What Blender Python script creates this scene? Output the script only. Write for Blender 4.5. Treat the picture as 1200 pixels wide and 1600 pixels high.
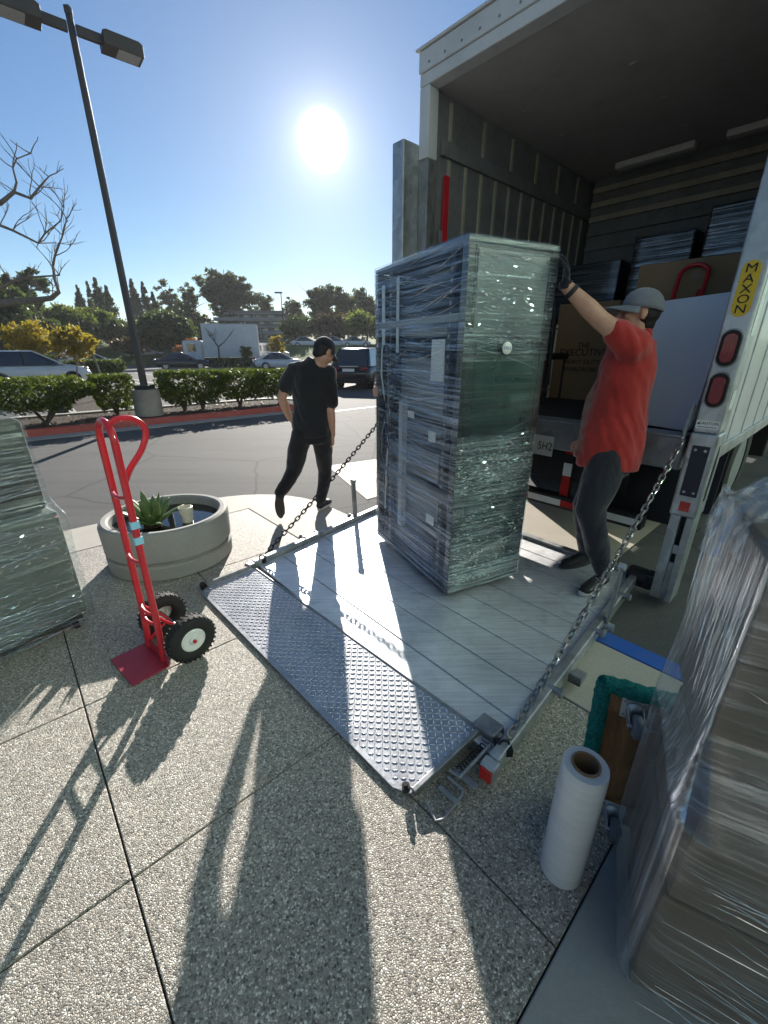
import bpy, math, random
import numpy as np
from mathutils import Vector, Matrix, noise

sc = bpy.context.scene
for _o in list(bpy.data.objects): bpy.data.objects.remove(_o)
rad = math.radians
RN = random.Random(11)

# ------------------------------------------------------------------ camera
FPX, HZY, CAMH = 645.0, 548.0, 1.55            # focal length and horizon in photo pixels, eye height in metres
PITCH = math.atan((800 - HZY) / FPX)
cd = bpy.data.cameras.new('camera'); cam = bpy.data.objects.new('camera', cd); sc.collection.objects.link(cam)
cam.location = (0, 0, CAMH); cam.rotation_euler = (rad(90) - PITCH, 0, 0)
cd.sensor_fit = 'VERTICAL'; cd.sensor_height = 36; cd.lens = 36 * FPX / 1600
cd.clip_start = 0.02; cd.clip_end = 3000
sc.camera = cam

# ------------------------------------------------------------------ sky, sun, exposure
SUN_AZ, SUN_EL = rad(-6.8), rad(20.5)          # azimuth clockwise from +Y
SUND = Vector((math.sin(SUN_AZ) * math.cos(SUN_EL), math.cos(SUN_AZ) * math.cos(SUN_EL), math.sin(SUN_EL)))
w = bpy.data.worlds.new('World'); sc.world = w; w.use_nodes = True
nt = w.node_tree; nt.nodes.clear()
def wn(t, **k):
    n = nt.nodes.new(t)
    for a, b in k.items(): setattr(n, a, b)
    return n
sky = wn('ShaderNodeTexSky', sky_type='NISHITA', sun_disc=False, sun_elevation=SUN_EL, sun_rotation=SUN_AZ,
         altitude=80, air_density=1.0, dust_density=0.12, ozone_density=3.5)
bg = wn('ShaderNodeBackground'); bg.inputs[1].default_value = 0.05
hs = wn('ShaderNodeHueSaturation'); hs.inputs['Saturation'].default_value = 1.12; hs.inputs['Value'].default_value = 1.0; nt.links.new(sky.outputs[0], hs.inputs['Color']); nt.links.new(hs.outputs[0], bg.inputs[0])
tc = wn('ShaderNodeTexCoord'); dt = wn('ShaderNodeVectorMath', operation='DOT_PRODUCT'); dt.inputs[1].default_value = SUND
nrm = wn('ShaderNodeVectorMath', operation='NORMALIZE')
nt.links.new(tc.outputs['Generated'], nrm.inputs[0]); nt.links.new(nrm.outputs[0], dt.inputs[0])
def wmath(op, a, b=None, c=None):
    n = wn('ShaderNodeMath', operation=op)
    for i, x in enumerate((a, b, c)):
        if x is None: continue
        if isinstance(x, (int, float)): n.inputs[i].default_value = x
        else: nt.links.new(x, n.inputs[i])
    return n.outputs[0]
ang = wmath('ARCCOSINE', wmath('MINIMUM', dt.outputs['Value'], 0.999999))          # angle from the sun
core = wmath('MULTIPLY', wmath('EXPONENT', wmath('MULTIPLY', wmath('POWER', wmath('DIVIDE', ang, rad(1.7)), 4.0), -1.0)), 8.0)
halo = wmath('MULTIPLY', wmath('EXPONENT', wmath('DIVIDE', ang, -rad(1.9))), .6)
halo2 = wmath('MULTIPLY', wmath('EXPONENT', wmath('DIVIDE', ang, -rad(14))), 0.06)
bg2 = wn('ShaderNodeBackground'); bg2.inputs[0].default_value = (1, .97, .92, 1)
nt.links.new(wmath('ADD', wmath('ADD', core, halo), halo2), bg2.inputs[1])
ad = wn('ShaderNodeAddShader'); out = wn('ShaderNodeOutputWorld')
nt.links.new(bg.outputs[0], ad.inputs[0]); nt.links.new(bg2.outputs[0], ad.inputs[1]); nt.links.new(ad.outputs[0], out.inputs[0])

sl = bpy.data.lights.new('sun', 'SUN'); sl.energy = 5.0; sl.angle = rad(0.5); sl.color = (1, .94, .85)
so = bpy.data.objects.new('sun', sl); sc.collection.objects.link(so)
so.location = SUND * 50; so.rotation_euler = (-SUND).to_track_quat('-Z', 'Y').to_euler()
vs = sc.view_settings
sc.display_settings.display_device = 'sRGB'
vs.view_transform = 'Standard'; vs.look = 'None'; vs.exposure = 1.15; vs.gamma = 1; vs.use_curve_mapping = False
sc.cycles.use_denoising = True
sc.cycles.max_bounces = 10; sc.cycles.transparent_max_bounces = 16; sc.cycles.diffuse_bounces = 6
sc.cycles.sample_clamp_indirect = 14.0; sc.cycles.blur_glossy = 0.5

# ------------------------------------------------------------------ where things stand
def ray(x, y):
    cx = (x - 600) / FPX; cy = (800 - y) / FPX
    return Vector((cx, math.cos(PITCH) + cy * math.sin(PITCH), -math.sin(PITCH) + cy * math.cos(PITCH)))
def gp(x, y, z=0.0):
    d = ray(x, y); return Vector((0, 0, CAMH)) + d * ((z - CAMH) / d.z)
def atY(x, y, Y):
    d = ray(x, y); return Vector((0, 0, CAMH)) + d * (Y / d.y)
AX = rad(42)                                    # the plaza, the road and the truck share this direction
UX = Vector((math.cos(AX), math.sin(AX), 0)); VX = Vector((math.sin(AX), -math.cos(AX), 0))
def tw(v, u, z=0.0): return VX * v + UX * u + Vector((0, 0, z))
ident = lambda x, y, z: Vector((x, y, z))

# ------------------------------------------------------------------ mesh builder
class MB:
    def __init__(s, fn=None): s.v = []; s.f = []; s.mi = []; s.cur = 0; s.fn = fn
    def P(s, p):
        return Vector(s.fn(*p)) if s.fn else Vector(p)
    def add(s, vs_, fs, raw=False):
        b = len(s.v); s.v += [Vector(p) if raw else s.P(p) for p in vs_]
        for f in fs: s.f.append(tuple(b + i for i in f)); s.mi.append(s.cur)
        return s
    def box(s, x0, x1, y0, y1, z0, z1):
        return s.add([(x0,y0,z0),(x1,y0,z0),(x1,y1,z0),(x0,y1,z0),(x0,y0,z1),(x1,y0,z1),(x1,y1,z1),(x0,y1,z1)],
              [(0,3,2,1),(4,5,6,7),(0,1,5,4),(1,2,6,5),(2,3,7,6),(3,0,4,7)])
    def obox(s, o, a, b, c):
        o, a, b, c = Vector(o), Vector(a), Vector(b), Vector(c)
        p = [o, o+a, o+a+b, o+b, o+c, o+a+c, o+a+b+c, o+b+c]
        fs = [(0,3,2,1),(4,5,6,7),(0,1,5,4),(1,2,6,5),(2,3,7,6),(3,0,4,7)]
        if a.cross(b).dot(c) < 0: fs = [f[::-1] for f in fs]
        return s.add(p, fs)
    def bar(s, p0, p1, w, h, up=(0,0,1)):
        p0, p1 = Vector(p0), Vector(p1); d = p1 - p0; up = Vector(up)
        sx = d.cross(up)
        if sx.length < 1e-6: sx = d.cross(Vector((1,0,0)))
        sx.normalize(); uz = sx.cross(d).normalized()
        return s.obox(p0 - sx*w/2 - uz*h/2, sx*w, uz*h, d)
    def tube(s, pts, r, n=8, closed=False, cap=True, sq=1.0, up=None):
        pts = [Vector(p) for p in pts]; m = len(pts); rr = r if isinstance(r, (list, tuple)) else [r]*m
        b = len(s.v); prev = None; vs_ = []
        for i, p in enumerate(pts):
            if closed: t = pts[(i+1) % m] - pts[i-1]
            else: t = pts[min(i+1, m-1)] - pts[max(i-1, 0)]
            if t.length < 1e-9: t = Vector((0,0,1))
            t.normalize()
            if prev is None:
                a = Vector(up) if up else (Vector((0,0,1)) if abs(t.z) < .9 else Vector((1,0,0)))
                x = (a - t*a.dot(t)).normalized()
            else:
                x = prev - t*prev.dot(t)
                x = x.normalized() if x.length > 1e-6 else prev
            prev = x; y = t.cross(x)
            rx, ry = rr[i] if isinstance(rr[i], (list, tuple)) else (rr[i], rr[i]*sq)
            for k in range(n):
                a = 2*math.pi*k/n; vs_.append(p + x*(math.cos(a)*rx) + y*(math.sin(a)*ry))
        fs = []
        for i in range(m if closed else m-1):
            for k in range(n):
                j = (i+1) % m; fs.append((i*n+k, i*n+(k+1)%n, j*n+(k+1)%n, j*n+k))
        if cap and not closed: fs += [tuple(range(n))[::-1], tuple((m-1)*n+k for k in range(n))]
        return s.add(vs_, fs)
    def lathe(s, prof, n=24, o=(0,0,0), ax=(0,0,1), close=False):
        o = Vector(o); ax = Vector(ax).normalized(); x = ax.orthogonal().normalized(); y = ax.cross(x)
        vs_ = []; m = len(prof)
        for r, z in prof:
            for k in range(n):
                a = 2*math.pi*k/n; vs_.append(o + ax*z + x*(r*math.cos(a)) + y*(r*math.sin(a)))
        fs = []
        for i in range(m if close else m-1):
            j = (i+1) % m
            for k in range(n): fs.append((i*n+k, i*n+(k+1)%n, j*n+(k+1)%n, j*n+k))
        if not close: fs += [tuple(range(n))[::-1], tuple((m-1)*n+k for k in range(n))]
        return s.add(vs_, fs)
    def cyl(s, p0, p1, r, n=16): 
        p0 = Vector(p0); p1 = Vector(p1); return s.lathe([(r, 0), (r, (p1-p0).length)], n, p0, p1-p0)
    def prism(s, poly, ext, z=None):
        # poly: list of 3d points (planar), ext: extrusion vector
        poly = [Vector(p) for p in poly]; e = Vector(ext); n = len(poly)
        nn = Vector((0,0,0))
        for i in range(n): nn += poly[i].cross(poly[(i+1) % n])
        fs = [tuple(range(n))[::-1], tuple(range(n, 2*n))] + [(i, (i+1)%n, n+(i+1)%n, n+i) for i in range(n)]
        if nn.dot(e) < 0: fs = [f[::-1] for f in fs]
        return s.add(poly + [p+e for p in poly], fs)
    def ell(s, c, r, n=14, m=9, M=None):
        c = Vector(c); vs_ = []; r = (r, r, r) if isinstance(r, (int, float)) else r
        for i in range(1, m):
            t = math.pi*i/m
            for k in range(n):
                a = 2*math.pi*k/n; p = Vector((r[0]*math.sin(t)*math.cos(a), r[1]*math.sin(t)*math.sin(a), r[2]*math.cos(t)))
                vs_.append(c + (M @ p if M else p))
        top = Vector((0,0,r[2])); top = M @ top if M else top
        vs_ += [c+top, c-top]; T, B = len(vs_)-2, len(vs_)-1; fs = []
        for i in range(m-2):
            for k in range(n): fs.append((i*n+k, (i+1)*n+k, (i+1)*n+(k+1)%n, i*n+(k+1)%n))
        for k in range(n): fs.append((T, k, (k+1)%n)); fs.append((B, (m-2)*n+(k+1)%n, (m-2)*n+k))
        return s.add(vs_, fs)
    def build(s, name, mats, parent=None, smooth=False, bevel=0, local=False, seg=2, ang=35):
        off = Vector((0,0,0)) if (local or parent is None) else parent['_o'] if False else wloc(parent)
        me = bpy.data.meshes.new(name)
        me.from_pydata([tuple(p - off) for p in s.v], [], s.f)
        if not isinstance(mats, (list, tuple)): mats = [mats] if mats else []
        for m in mats: me.materials.append(m)
        if len(mats) > 1: me.polygons.foreach_set('material_index', s.mi)
        if smooth:
            me.polygons.foreach_set('use_smooth', [True]*len(me.polygons))
            if smooth != 'all':
                try: me.set_sharp_from_angle(angle=rad(ang))
                except Exception: pass
        me.update()
        return link(name, me, parent, bevel, seg)
def wloc(o):
    p = Vector((0,0,0))
    while o is not None: p += o.location; o = o.parent
    return p
def link(name, me, parent=None, bevel=0, seg=2):
    o = bpy.data.objects.new(name, me); sc.collection.objects.link(o)
    if parent is not None: o.parent = parent
    if bevel:
        b = o.modifiers.new('bevel', 'BEVEL'); b.width = bevel; b.segments = seg; b.limit_method = 'ANGLE'; b.angle_limit = rad(40)
        b.harden_normals = False
    return o
def spline(pts, n=6):
    P = [Vector(p) for p in pts]; out = []
    for i in range(len(P)-1):
        a, b, c, d = P[max(i-1, 0)], P[i], P[i+1], P[min(i+2, len(P)-1)]
        for k in range(n):
            t = k/n; out.append(.5*((2*b) + (c-a)*t + (2*a-5*b+4*c-d)*t*t + (3*b-a-3*c+d)*t**3))
    return out + [P[-1]]
def tag(o, label, cat=None, group=None, kind=None):
    if label: o['label'] = label
    if cat: o['category'] = cat
    if group: o['group'] = group
    if kind: o['kind'] = kind
    return o
def thing(name, label, cat, loc=(0,0,0), rotz=0, group=None):
    o = bpy.data.objects.new(name, None); sc.collection.objects.link(o); o.empty_display_size = .1
    o.location = loc; o.rotation_euler = (0, 0, rotz)
    return tag(o, label, cat, group)
def struct(o): o['kind'] = 'structure'; return o
def copy_tree(o, parent=None):
    c = o.copy(); sc.collection.objects.link(c); c.parent = parent
    for ch in list(o.children): copy_tree(ch, c)
    return c
def blob(name, mb, mat, parent, voxel=.012, smooth=4, disp=None, local=False):
    # fuse overlapping shapes into one continuous skin
    o = mb.build(name, mat, parent, local=local)
    m = o.modifiers.new('r', 'REMESH'); m.mode = 'VOXEL'; m.voxel_size = voxel
    k = o.modifiers.new('s', 'SMOOTH'); k.iterations = smooth; k.factor = .5
    dg = bpy.context.evaluated_depsgraph_get()
    me = bpy.data.meshes.new_from_object(o.evaluated_get(dg)); o.modifiers.clear()
    old = o.data; o.data = me; bpy.data.meshes.remove(old); me.name = name
    if not me.materials: me.materials.append(mat)
    if disp:
        for v in me.vertices: v.co += disp(v.co, v.normal)
    me.polygons.foreach_set('use_smooth', [True]*len(me.polygons)); me.update()
    return o
def text(name, s, size, mat, parent, pos, right, up, extrude=.0006, sx=1.0, align='CENTER'):
    cu = bpy.data.curves.new(name, 'FONT'); cu.body = s; cu.size = size; cu.extrude = extrude
    cu.align_x = align; cu.align_y = 'CENTER'; cu.resolution_u = 3
    t = bpy.data.objects.new('tmp', cu); sc.collection.objects.link(t)
    dg = bpy.context.evaluated_depsgraph_get(); me = bpy.data.meshes.new_from_object(t.evaluated_get(dg))
    bpy.data.objects.remove(t); bpy.data.curves.remove(cu)
    right = Vector(right).normalized(); up = Vector(up).normalized(); nz = right.cross(up)
    off = wloc(parent) if parent else Vector((0,0,0))
    for v in me.vertices: v.co = Vector(pos) + right*(v.co.x*sx) + up*v.co.y + nz*v.co.z - off
    me.materials.clear(); me.materials.append(mat); me.update()
    return link(name, me, parent)

# ------------------------------------------------------------------ materials
def newmat(name):
    m = bpy.data.materials.new(name); m.use_nodes = True; n = m.node_tree; n.nodes.clear()
    return m, n, n.nodes.new('ShaderNodeOutputMaterial')
class NT:
    def __init__(s, name): s.m, s.n, s.o = newmat(name)
    def node(s, t, ins=None, **k):
        n = s.n.nodes.new(t)
        for a, b in k.items(): setattr(n, a, b)
        for a, b in (ins or {}).items():
            if isinstance(b, bpy.types.NodeSocket): s.n.links.new(b, n.inputs[a])
            else: n.inputs[a].default_value = b
        return n
    def coord(s, kind='Object', scale=(1,1,1), rot=(0,0,0), loc=(0,0,0)):
        t = s.node('ShaderNodeTexCoord')
        return s.node('ShaderNodeMapping', {'Vector': t.outputs[kind], 'Scale': scale, 'Rotation': rot, 'Location': loc}).outputs[0]
    def noise(s, vec, scale=5, detail=4, rough=.55, dist=0):
        n = s.node('ShaderNodeTexNoise', {'Vector': vec, 'Scale': scale, 'Detail': detail, 'Roughness': rough, 'Distortion': dist}); return n.outputs[0]
    def ramp(s, fac, stops, interp='LINEAR'):
        n = s.node('ShaderNodeValToRGB', {'Fac': fac}); r = n.color_ramp; r.interpolation = interp
        while len(r.elements) < len(stops): r.elements.new(.5)
        for e, (p, c) in zip(r.elements, stops):
            e.position = p; c = (c, c, c) if isinstance(c, (int, float)) else c; e.color = (c[0], c[1], c[2], 1)
        return n.outputs[0]
    def mix(s, fac, a, b, blend='MIX'):
        n = s.node('ShaderNodeMix', data_type='RGBA', blend_type=blend)
        for i, x in ((0, fac), (6, a), (7, b)):
            if isinstance(x, bpy.types.NodeSocket): s.n.links.new(x, n.inputs[i])
            elif i == 0: n.inputs[0].default_value = x
            else: n.inputs[i].default_value = (x[0], x[1], x[2], 1)
        return n.outputs[2]
    def math(s, op, a, b=None, clamp=False):
        n = s.node('ShaderNodeMath', operation=op, use_clamp=clamp)
        for i, x in enumerate((a, b)):
            if x is None: continue
            if isinstance(x, (int, float)): n.inputs[i].default_value = x
            else: s.n.links.new(x, n.inputs[i])
        return n.outputs[0]
    def bump(s, h, strength=.3, dist=.01, normal=None):
        i = {'Height': h, 'Strength': strength, 'Distance': dist}
        if normal is not None: i['Normal'] = normal
        return s.node('ShaderNodeBump', i).outputs[0]
    def bsdf(s, col, rough=.6, metal=0, normal=None, spec=.5, trans=0, ior=1.45, coat=0, alpha=1, sheen=0):
        i = {'Base Color': col if isinstance(col, bpy.types.NodeSocket) else (col[0], col[1], col[2], 1), 'Roughness': rough, 'Metallic': metal,
             'Specular IOR Level': spec, 'Transmission Weight': trans, 'IOR': ior, 'Coat Weight': coat, 'Alpha': alpha, 'Sheen Weight': sheen}
        if normal is not None: i['Normal'] = normal
        return s.node('ShaderNodeBsdfPrincipled', i)
    def fin(s, sh):
        s.n.links.new(sh.outputs[0] if hasattr(sh, 'outputs') else sh, s.o.inputs[0]); return s.m
def mul(c, k): return tuple(min(1, x*k) for x in c)
def M(name, col, rough=.6, metal=0, var=.12, scale=4, bump=0, bscale=40, bdist=.004, spec=.5, coat=0, rvar=.08, dirt=0, dcol=(.05,.045,.04), sheen=0):
    t = NT(name); c = t.coord()
    n1 = t.noise(c, scale, 5); n2 = t.noise(c, scale*9, 3)
    f = t.math('ADD', t.math('MULTIPLY', n1, .65), t.math('MULTIPLY', n2, .35))
    colr = t.ramp(f, [(.3, mul(col, 1-var)), (.7, mul(col, 1+var))])
    if dirt: colr = t.mix(t.ramp(t.noise(c, scale*2.3, 6, .7), [(.5, 0), (.75, dirt)]), colr, dcol)
    r = t.math('ADD', rough - rvar/2, t.math('MULTIPLY', n1, rvar))
    nm = t.bump(t.noise(c, bscale, 4), bump, bdist) if bump else None
    return t.fin(t.bsdf(colr, r, metal, nm, spec, coat=coat, sheen=sheen))

def film(name, scl=(2.2, 2.2, 55), rot=(.12, .08, 0), lo=.12, hi=.6, tint=(.92, .95, .95), rough=.13, bstr=.55, white=.22, p0=.43, p1=.63, bd=.012):
    t = NT(name)
    a = t.noise(t.coord(scale=scl, rot=rot), 1.0, 6, .68, .7)
    b = t.noise(t.coord(scale=mul2(scl, .45), rot=(-rot[0]*1.6, -rot[1]*2, 0), loc=(3, 1, 2)), 1.0, 5, .6, .9)
    big = t.noise(t.coord(), 3.1, 3, .5, .4)
    h = t.math('ADD', t.math('MULTIPLY', a, .6), t.math('MULTIPLY', b, .4))
    op = t.ramp(h, [(p0, lo), (p1, hi)])
    op = t.math('MULTIPLY', op, t.ramp(big, [(.35, .55), (.62, 1.15)]), True)
    crk = t.noise(t.coord(scale=(9, 9, 30), rot=(.3, -.2, 0)), 1.0, 4, .6, 1.6)
    nm = t.bump(crk, bstr*.55, bd*.7, t.bump(h, bstr, bd))
    g = t.node('ShaderNodeBsdfGlossy', {'Color': (*tint, 1), 'Roughness': rough, 'Normal': nm})
    d = t.node('ShaderNodeBsdfDiffuse', {'Color': (*mul(tint, .8), 1), 'Normal': nm})
    gd = t.node('ShaderNodeMixShader', {0: white, 1: g.outputs[0], 2: d.outputs[0]})
    tr = t.node('ShaderNodeBsdfTransparent', {'Color': (.93, .95, .95, 1)})
    return t.fin(t.node('ShaderNodeMixShader', {0: op, 1: tr.outputs[0], 2: gd.outputs[0]}))
def mul2(c, k): return tuple(x*k for x in c)
def leafmat(name, c1, c2, trans=.35, c3=None):
    t = NT(name); g = t.node('ShaderNodeNewGeometry')
    f = g.outputs['Random Per Island']
    col = t.ramp(f, [(0, c1), (.7, c2), (1, c3 or c2)])
    n = t.noise(t.coord(), 2.2, 3); col = t.mix(t.ramp(n, [(.35, .0), (.7, .55)]), col, mul(c1, .75))
    b = t.bsdf(col, .55, 0, None, .35)
    tl = t.node('ShaderNodeBsdfTranslucent', {'Color': t.mix(.5, col, (c2[0]*1.4, c2[1]*1.4, c2[2]*.6), 'MIX')})
    return t.fin(t.node('ShaderNodeMixShader', {0: trans, 1: b.outputs[0], 2: tl.outputs[0]}))

def aggregate_mat():
    t = NT('exposed_aggregate'); c = t.coord()
    v = t.node('ShaderNodeTexVoronoi', {'Vector': c, 'Scale': 165.0, 'Randomness': 1.0}, feature='F1')
    e = t.node('ShaderNodeTexVoronoi', {'Vector': c, 'Scale': 165.0, 'Randomness': 1.0}, feature='DISTANCE_TO_EDGE')
    sep = t.node('ShaderNodeSeparateColor', {'Color': v.outputs['Color']})
    col = t.ramp(sep.outputs[0], [(0, (.10, .094, .088)), (.16, (.25, .228, .20)), (.42, (.45, .40, .34)), (.62, (.33, .315, .295)), (.8, (.56, .51, .435)), (.93, (.74, .70, .64))])
    edge = t.ramp(e.outputs['Distance'], [(.0, 1), (.16, 0)])
    col = t.mix(t.math('MULTIPLY', edge, .75), col, (.17, .15, .125))
    st = t.noise(t.coord(), 1.1, 5, .6); col = t.mix(t.ramp(st, [(.5, 0), (.8, .3)]), col, (.16, .145, .125))
    fine = t.noise(c, 400, 2)
    h = t.math('ADD', t.ramp(e.outputs['Distance'], [(0, 0), (.1, .6), (.35, 1)]), t.math('MULTIPLY', t.math('ADD', sep.outputs[1], fine), .35))
    gum = t.node('ShaderNodeTexVoronoi', {'Vector': t.coord(), 'Scale': 2.6}); gs = t.node('ShaderNodeSeparateColor', {'Color': gum.outputs['Color']})
    col = t.mix(t.math('MULTIPLY', t.ramp(gum.outputs['Distance'], [(.035, .8), (.05, 0)]), t.math('GREATER_THAN', gs.outputs[0], .72)), col, (.06, .056, .052))
    oil = t.noise(t.coord(), 2.6, 7, .7, .6); col = t.mix(t.ramp(oil, [(.58, 0), (.72, .4)]), col, (.12, .112, .10))
    nm = t.bump(h, .85, .0026)
    r = t.math('ADD', .38, t.math('MULTIPLY', sep.outputs[2], .3))
    return t.fin(t.bsdf(col, r, 0, nm, .5))
def asphalt_mat():
    t = NT('asphalt'); c = t.coord()
    col = t.ramp(t.noise(c, 160, 3, .7), [(.3, (.045, .046, .048)), (.55, (.085, .086, .086)), (.8, (.20, .2, .195))])
    wear = t.noise(t.coord(scale=(1, 1, 1), rot=(0, 0, AX), loc=(0, 0, 0)), .5, 6, .6)
    strk = t.noise(t.coord(rot=(0, 0, -AX), scale=(.25, 2.2, 1)), 1.3, 5, .6, .4)
    col = t.mix(t.ramp(wear, [(.4, 0), (.7, .5)]), col, (.12, .118, .113))
    col = t.mix(t.ramp(strk, [(.5, 0), (.68, .45)]), col, (.05, .05, .052))
    cr = t.node('ShaderNodeTexVoronoi', {'Vector': t.mix(.12, c, t.node('ShaderNodeTexNoise', {'Vector': c, 'Scale': 2.0, 'Detail': 5.0}).outputs[1]), 'Scale': .45}, feature='DISTANCE_TO_EDGE')
    col = t.mix(t.ramp(cr.outputs['Distance'], [(.0, .8), (.008, 0)]), col, (.03, .03, .03))
    nm = t.bump(t.noise(c, 140, 4, .7), .6, .006)
    return t.fin(t.bsdf(col, .85, 0, nm, .22))
def concrete_mat(name, col, var=.1):
    t = NT(name); c = t.coord()
    f = t.math('ADD', t.math('MULTIPLY', t.noise(c, 1.6, 6, .6), .6), t.math('MULTIPLY', t.noise(c, 60, 3), .4))
    cl = t.ramp(f, [(.3, mul(col, 1-var*1.6)), (.7, mul(col, 1+var))])
    cl = t.mix(t.ramp(t.noise(c, 5, 6, .7, .5), [(.55, 0), (.8, .35)]), cl, mul(col, .5))
    return t.fin(t.bsdf(cl, .72, 0, t.bump(t.noise(c, 180, 4, .7), .28, .003), .4))
def paint_mat(name, col, under=(.3, .29, .27), wear=.5):
    t = NT(name); c = t.coord()
    w_ = t.ramp(t.noise(c, 7, 8, .75, .3), [(.52, 0), (.66, wear)])
    cl = t.mix(w_, t.mix(t.noise(c, 2.5, 4), mul(col, .8), mul(col, 1.15)), under)
    return t.fin(t.bsdf(cl, .6, 0, t.bump(t.noise(c, 120, 4, .7), .3, .003), .4))
def brushed_mat(name, col, rot, ribs=220, rough=.36, dirt=.5):
    t = NT(name); c = t.coord(rot=(0, 0, rot))
    wv = t.node('ShaderNodeTexWave', {'Vector': c, 'Scale': ribs/6.283, 'Distortion': 0.0}, bands_direction='Y', wave_profile='SIN')
    s = t.noise(t.coord(rot=(0, 0, rot), scale=(1.5, 40, 1)), 2, 5, .6)
    p = t.noise(t.coord(), 2.7, 6, .65, .6)
    cl = t.ramp(t.math('ADD', t.math('MULTIPLY', s, .5), t.math('MULTIPLY', p, .5)), [(.32, mul(col, .62)), (.66, mul(col, 1.12))])
    cl = t.mix(t.ramp(t.noise(t.coord(), 6, 7, .7, 1.0), [(.52, 0), (.72, dirt)]), cl, (.15, .145, .14))
    r = t.math('ADD', rough-.1, t.math('MULTIPLY', p, .26))
    return t.fin(t.bsdf(cl, r, .55, t.bump(wv.outputs['Fac'], .35, .0025, t.bump(s, .12, .002))))
def galv_mat(name, col=(.52, .54, .56), rough=.42, spang=22):
    t = NT(name); c = t.coord()
    v = t.node('ShaderNodeTexVoronoi', {'Vector': t.coord(scale=(1, 1, .6)), 'Scale': float(spang), 'Randomness': 1.0}); sp = t.node('ShaderNodeSeparateColor', {'Color': v.outputs['Color']})
    f = t.math('ADD', t.math('MULTIPLY', sp.outputs[0], .25), t.math('MULTIPLY', t.noise(c, 7, 6, .65), .75))
    cl = t.ramp(f, [(.25, mul(col, .6)), (.7, mul(col, 1.1))])
    cl = t.mix(t.ramp(t.noise(c, 3.3, 7, .72, .4), [(.55, 0), (.75, .5)]), cl, (.2, .18, .16))
    r = t.math('ADD', rough-.06, t.math('MULTIPLY', f, .16))
    return t.fin(t.bsdf(cl, r, .75, t.bump(t.noise(c, 60, 4), .12, .002)))
def cloth_mat(name, col, wsc=900, rough=.85, var=.15):
    t = NT(name); c = t.coord()
    cl = t.ramp(t.noise(c, 6, 4), [(.3, mul(col, 1-var)), (.7, mul(col, 1+var))])
    fold = t.noise(t.coord(scale=(1, 1, .45)), 9, 4, .55, .8)
    nm = t.bump(t.noise(c, wsc*.4, 2), .25, .001, t.bump(fold, .5, .02))
    return t.fin(t.bsdf(cl, rough, 0, nm, .25, sheen=.3))
def skin_mat():
    t = NT('skin'); c = t.coord()
    cl = t.ramp(t.noise(c, 14, 5), [(.3, (.44, .235, .16)), (.7, (.56, .32, .225))])
    return t.fin(t.bsdf(cl, .5, 0, t.bump(t.noise(c, 160, 3), .12, .001), .4))
def cardboard_mat(name, col=(.30, .195, .11)):
    t = NT(name); c = t.coord()
    cl = t.ramp(t.math('ADD', t.math('MULTIPLY', t.noise(c, 2.3, 6), .6), t.math('MULTIPLY', t.noise(t.coord(scale=(1, 1, 30)), 14, 3), .4)), [(.3, mul(col, .8)), (.7, mul(col, 1.12))])
    return t.fin(t.bsdf(cl, .8, 0, t.bump(t.noise(t.coord(scale=(1, 1, .1)), 160, 2), .12, .002), .25))
def wood_mat(name, col=(.26, .13, .055)):
    t = NT(name); c = t.coord(scale=(14, 14, 1.2))
    cl = t.ramp(t.noise(c, 2, 6, .6, 1.2), [(.3, mul(col, .5)), (.7, mul(col, 1.2))])
    return t.fin(t.bsdf(cl, .65, 0, t.bump(t.noise(c, 3, 5), .3, .003), .3))
def emissive_glass(name, col, rough=.25, bs=260):
    t = NT(name); c = t.coord()
    v = t.node('ShaderNodeTexVoronoi', {'Vector': c, 'Scale': float(bs)})
    return t.fin(t.bsdf(t.mix(v.outputs['Distance'], mul(col, 1.2), mul(col, .5)), rough, 0, t.bump(v.outputs['Distance'], .4, .002), .6, coat=.6))
def carpaint(name, col, metal=.3, rough=.3):
    t = NT(name); c = t.coord()
    return t.fin(t.bsdf(t.mix(t.noise(c, 2, 4), mul(col, .88), mul(col, 1.08)), rough, metal, None, .5, coat=.8))
def glassmat(name, col=(.02, .025, .03), rough=.05):
    t = NT(name); return t.fin(t.bsdf(col, rough, 0, None, .8, coat=1))
def carpet_mat():
    t = NT('green_carpet'); c = t.coord()
    cl = t.ramp(t.noise(c, 90, 4, .7), [(.3, (.01, .09, .085)), (.7, (.03, .26, .23))])
    return t.fin(t.bsdf(cl, .95, 0, t.bump(t.noise(c, 120, 4, .8), 1.0, .012), .1))
def water_mat():
    t = NT('dark_water'); return t.fin(t.bsdf((.006, .007, .007), .03, 0, t.bump(t.noise(t.coord(), 14, 3), .05, .004), .6))

AGG = aggregate_mat(); ASPH = asphalt_mat()
CONC = concrete_mat('pale_concrete', (.42, .39, .34)); CONCG = concrete_mat('grey_concrete', (.27, .275, .27)); CURBC = concrete_mat('curb_concrete', (.36, .34, .3))
REDC = paint_mat('red_curb_paint', (.36, .075, .06), (.3, .2, .17), .45); BLUEP = paint_mat('blue_line_paint', (.02, .10, .42), (.1, .12, .2), .25)
WHITEP = paint_mat('white_line_paint', (.72, .72, .7), (.2, .2, .2), .55)
SOIL = M('mulch_soil', (.055, .04, .03), .95, 0, .45, 14, .9, 60, .03, .2)
GRASS = M('lawn', (.10, .14, .03), .95, 0, .35, 1.2, .8, 20, .05, .2)
FARG = M('dry_ground', (.12, .11, .07), .95, 0, .3, .3, .4, 4, .1, .2)
ALU = brushed_mat('ribbed_aluminium', (.82, .83, .86), rad(48.7), 220, .42, .32)
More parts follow.
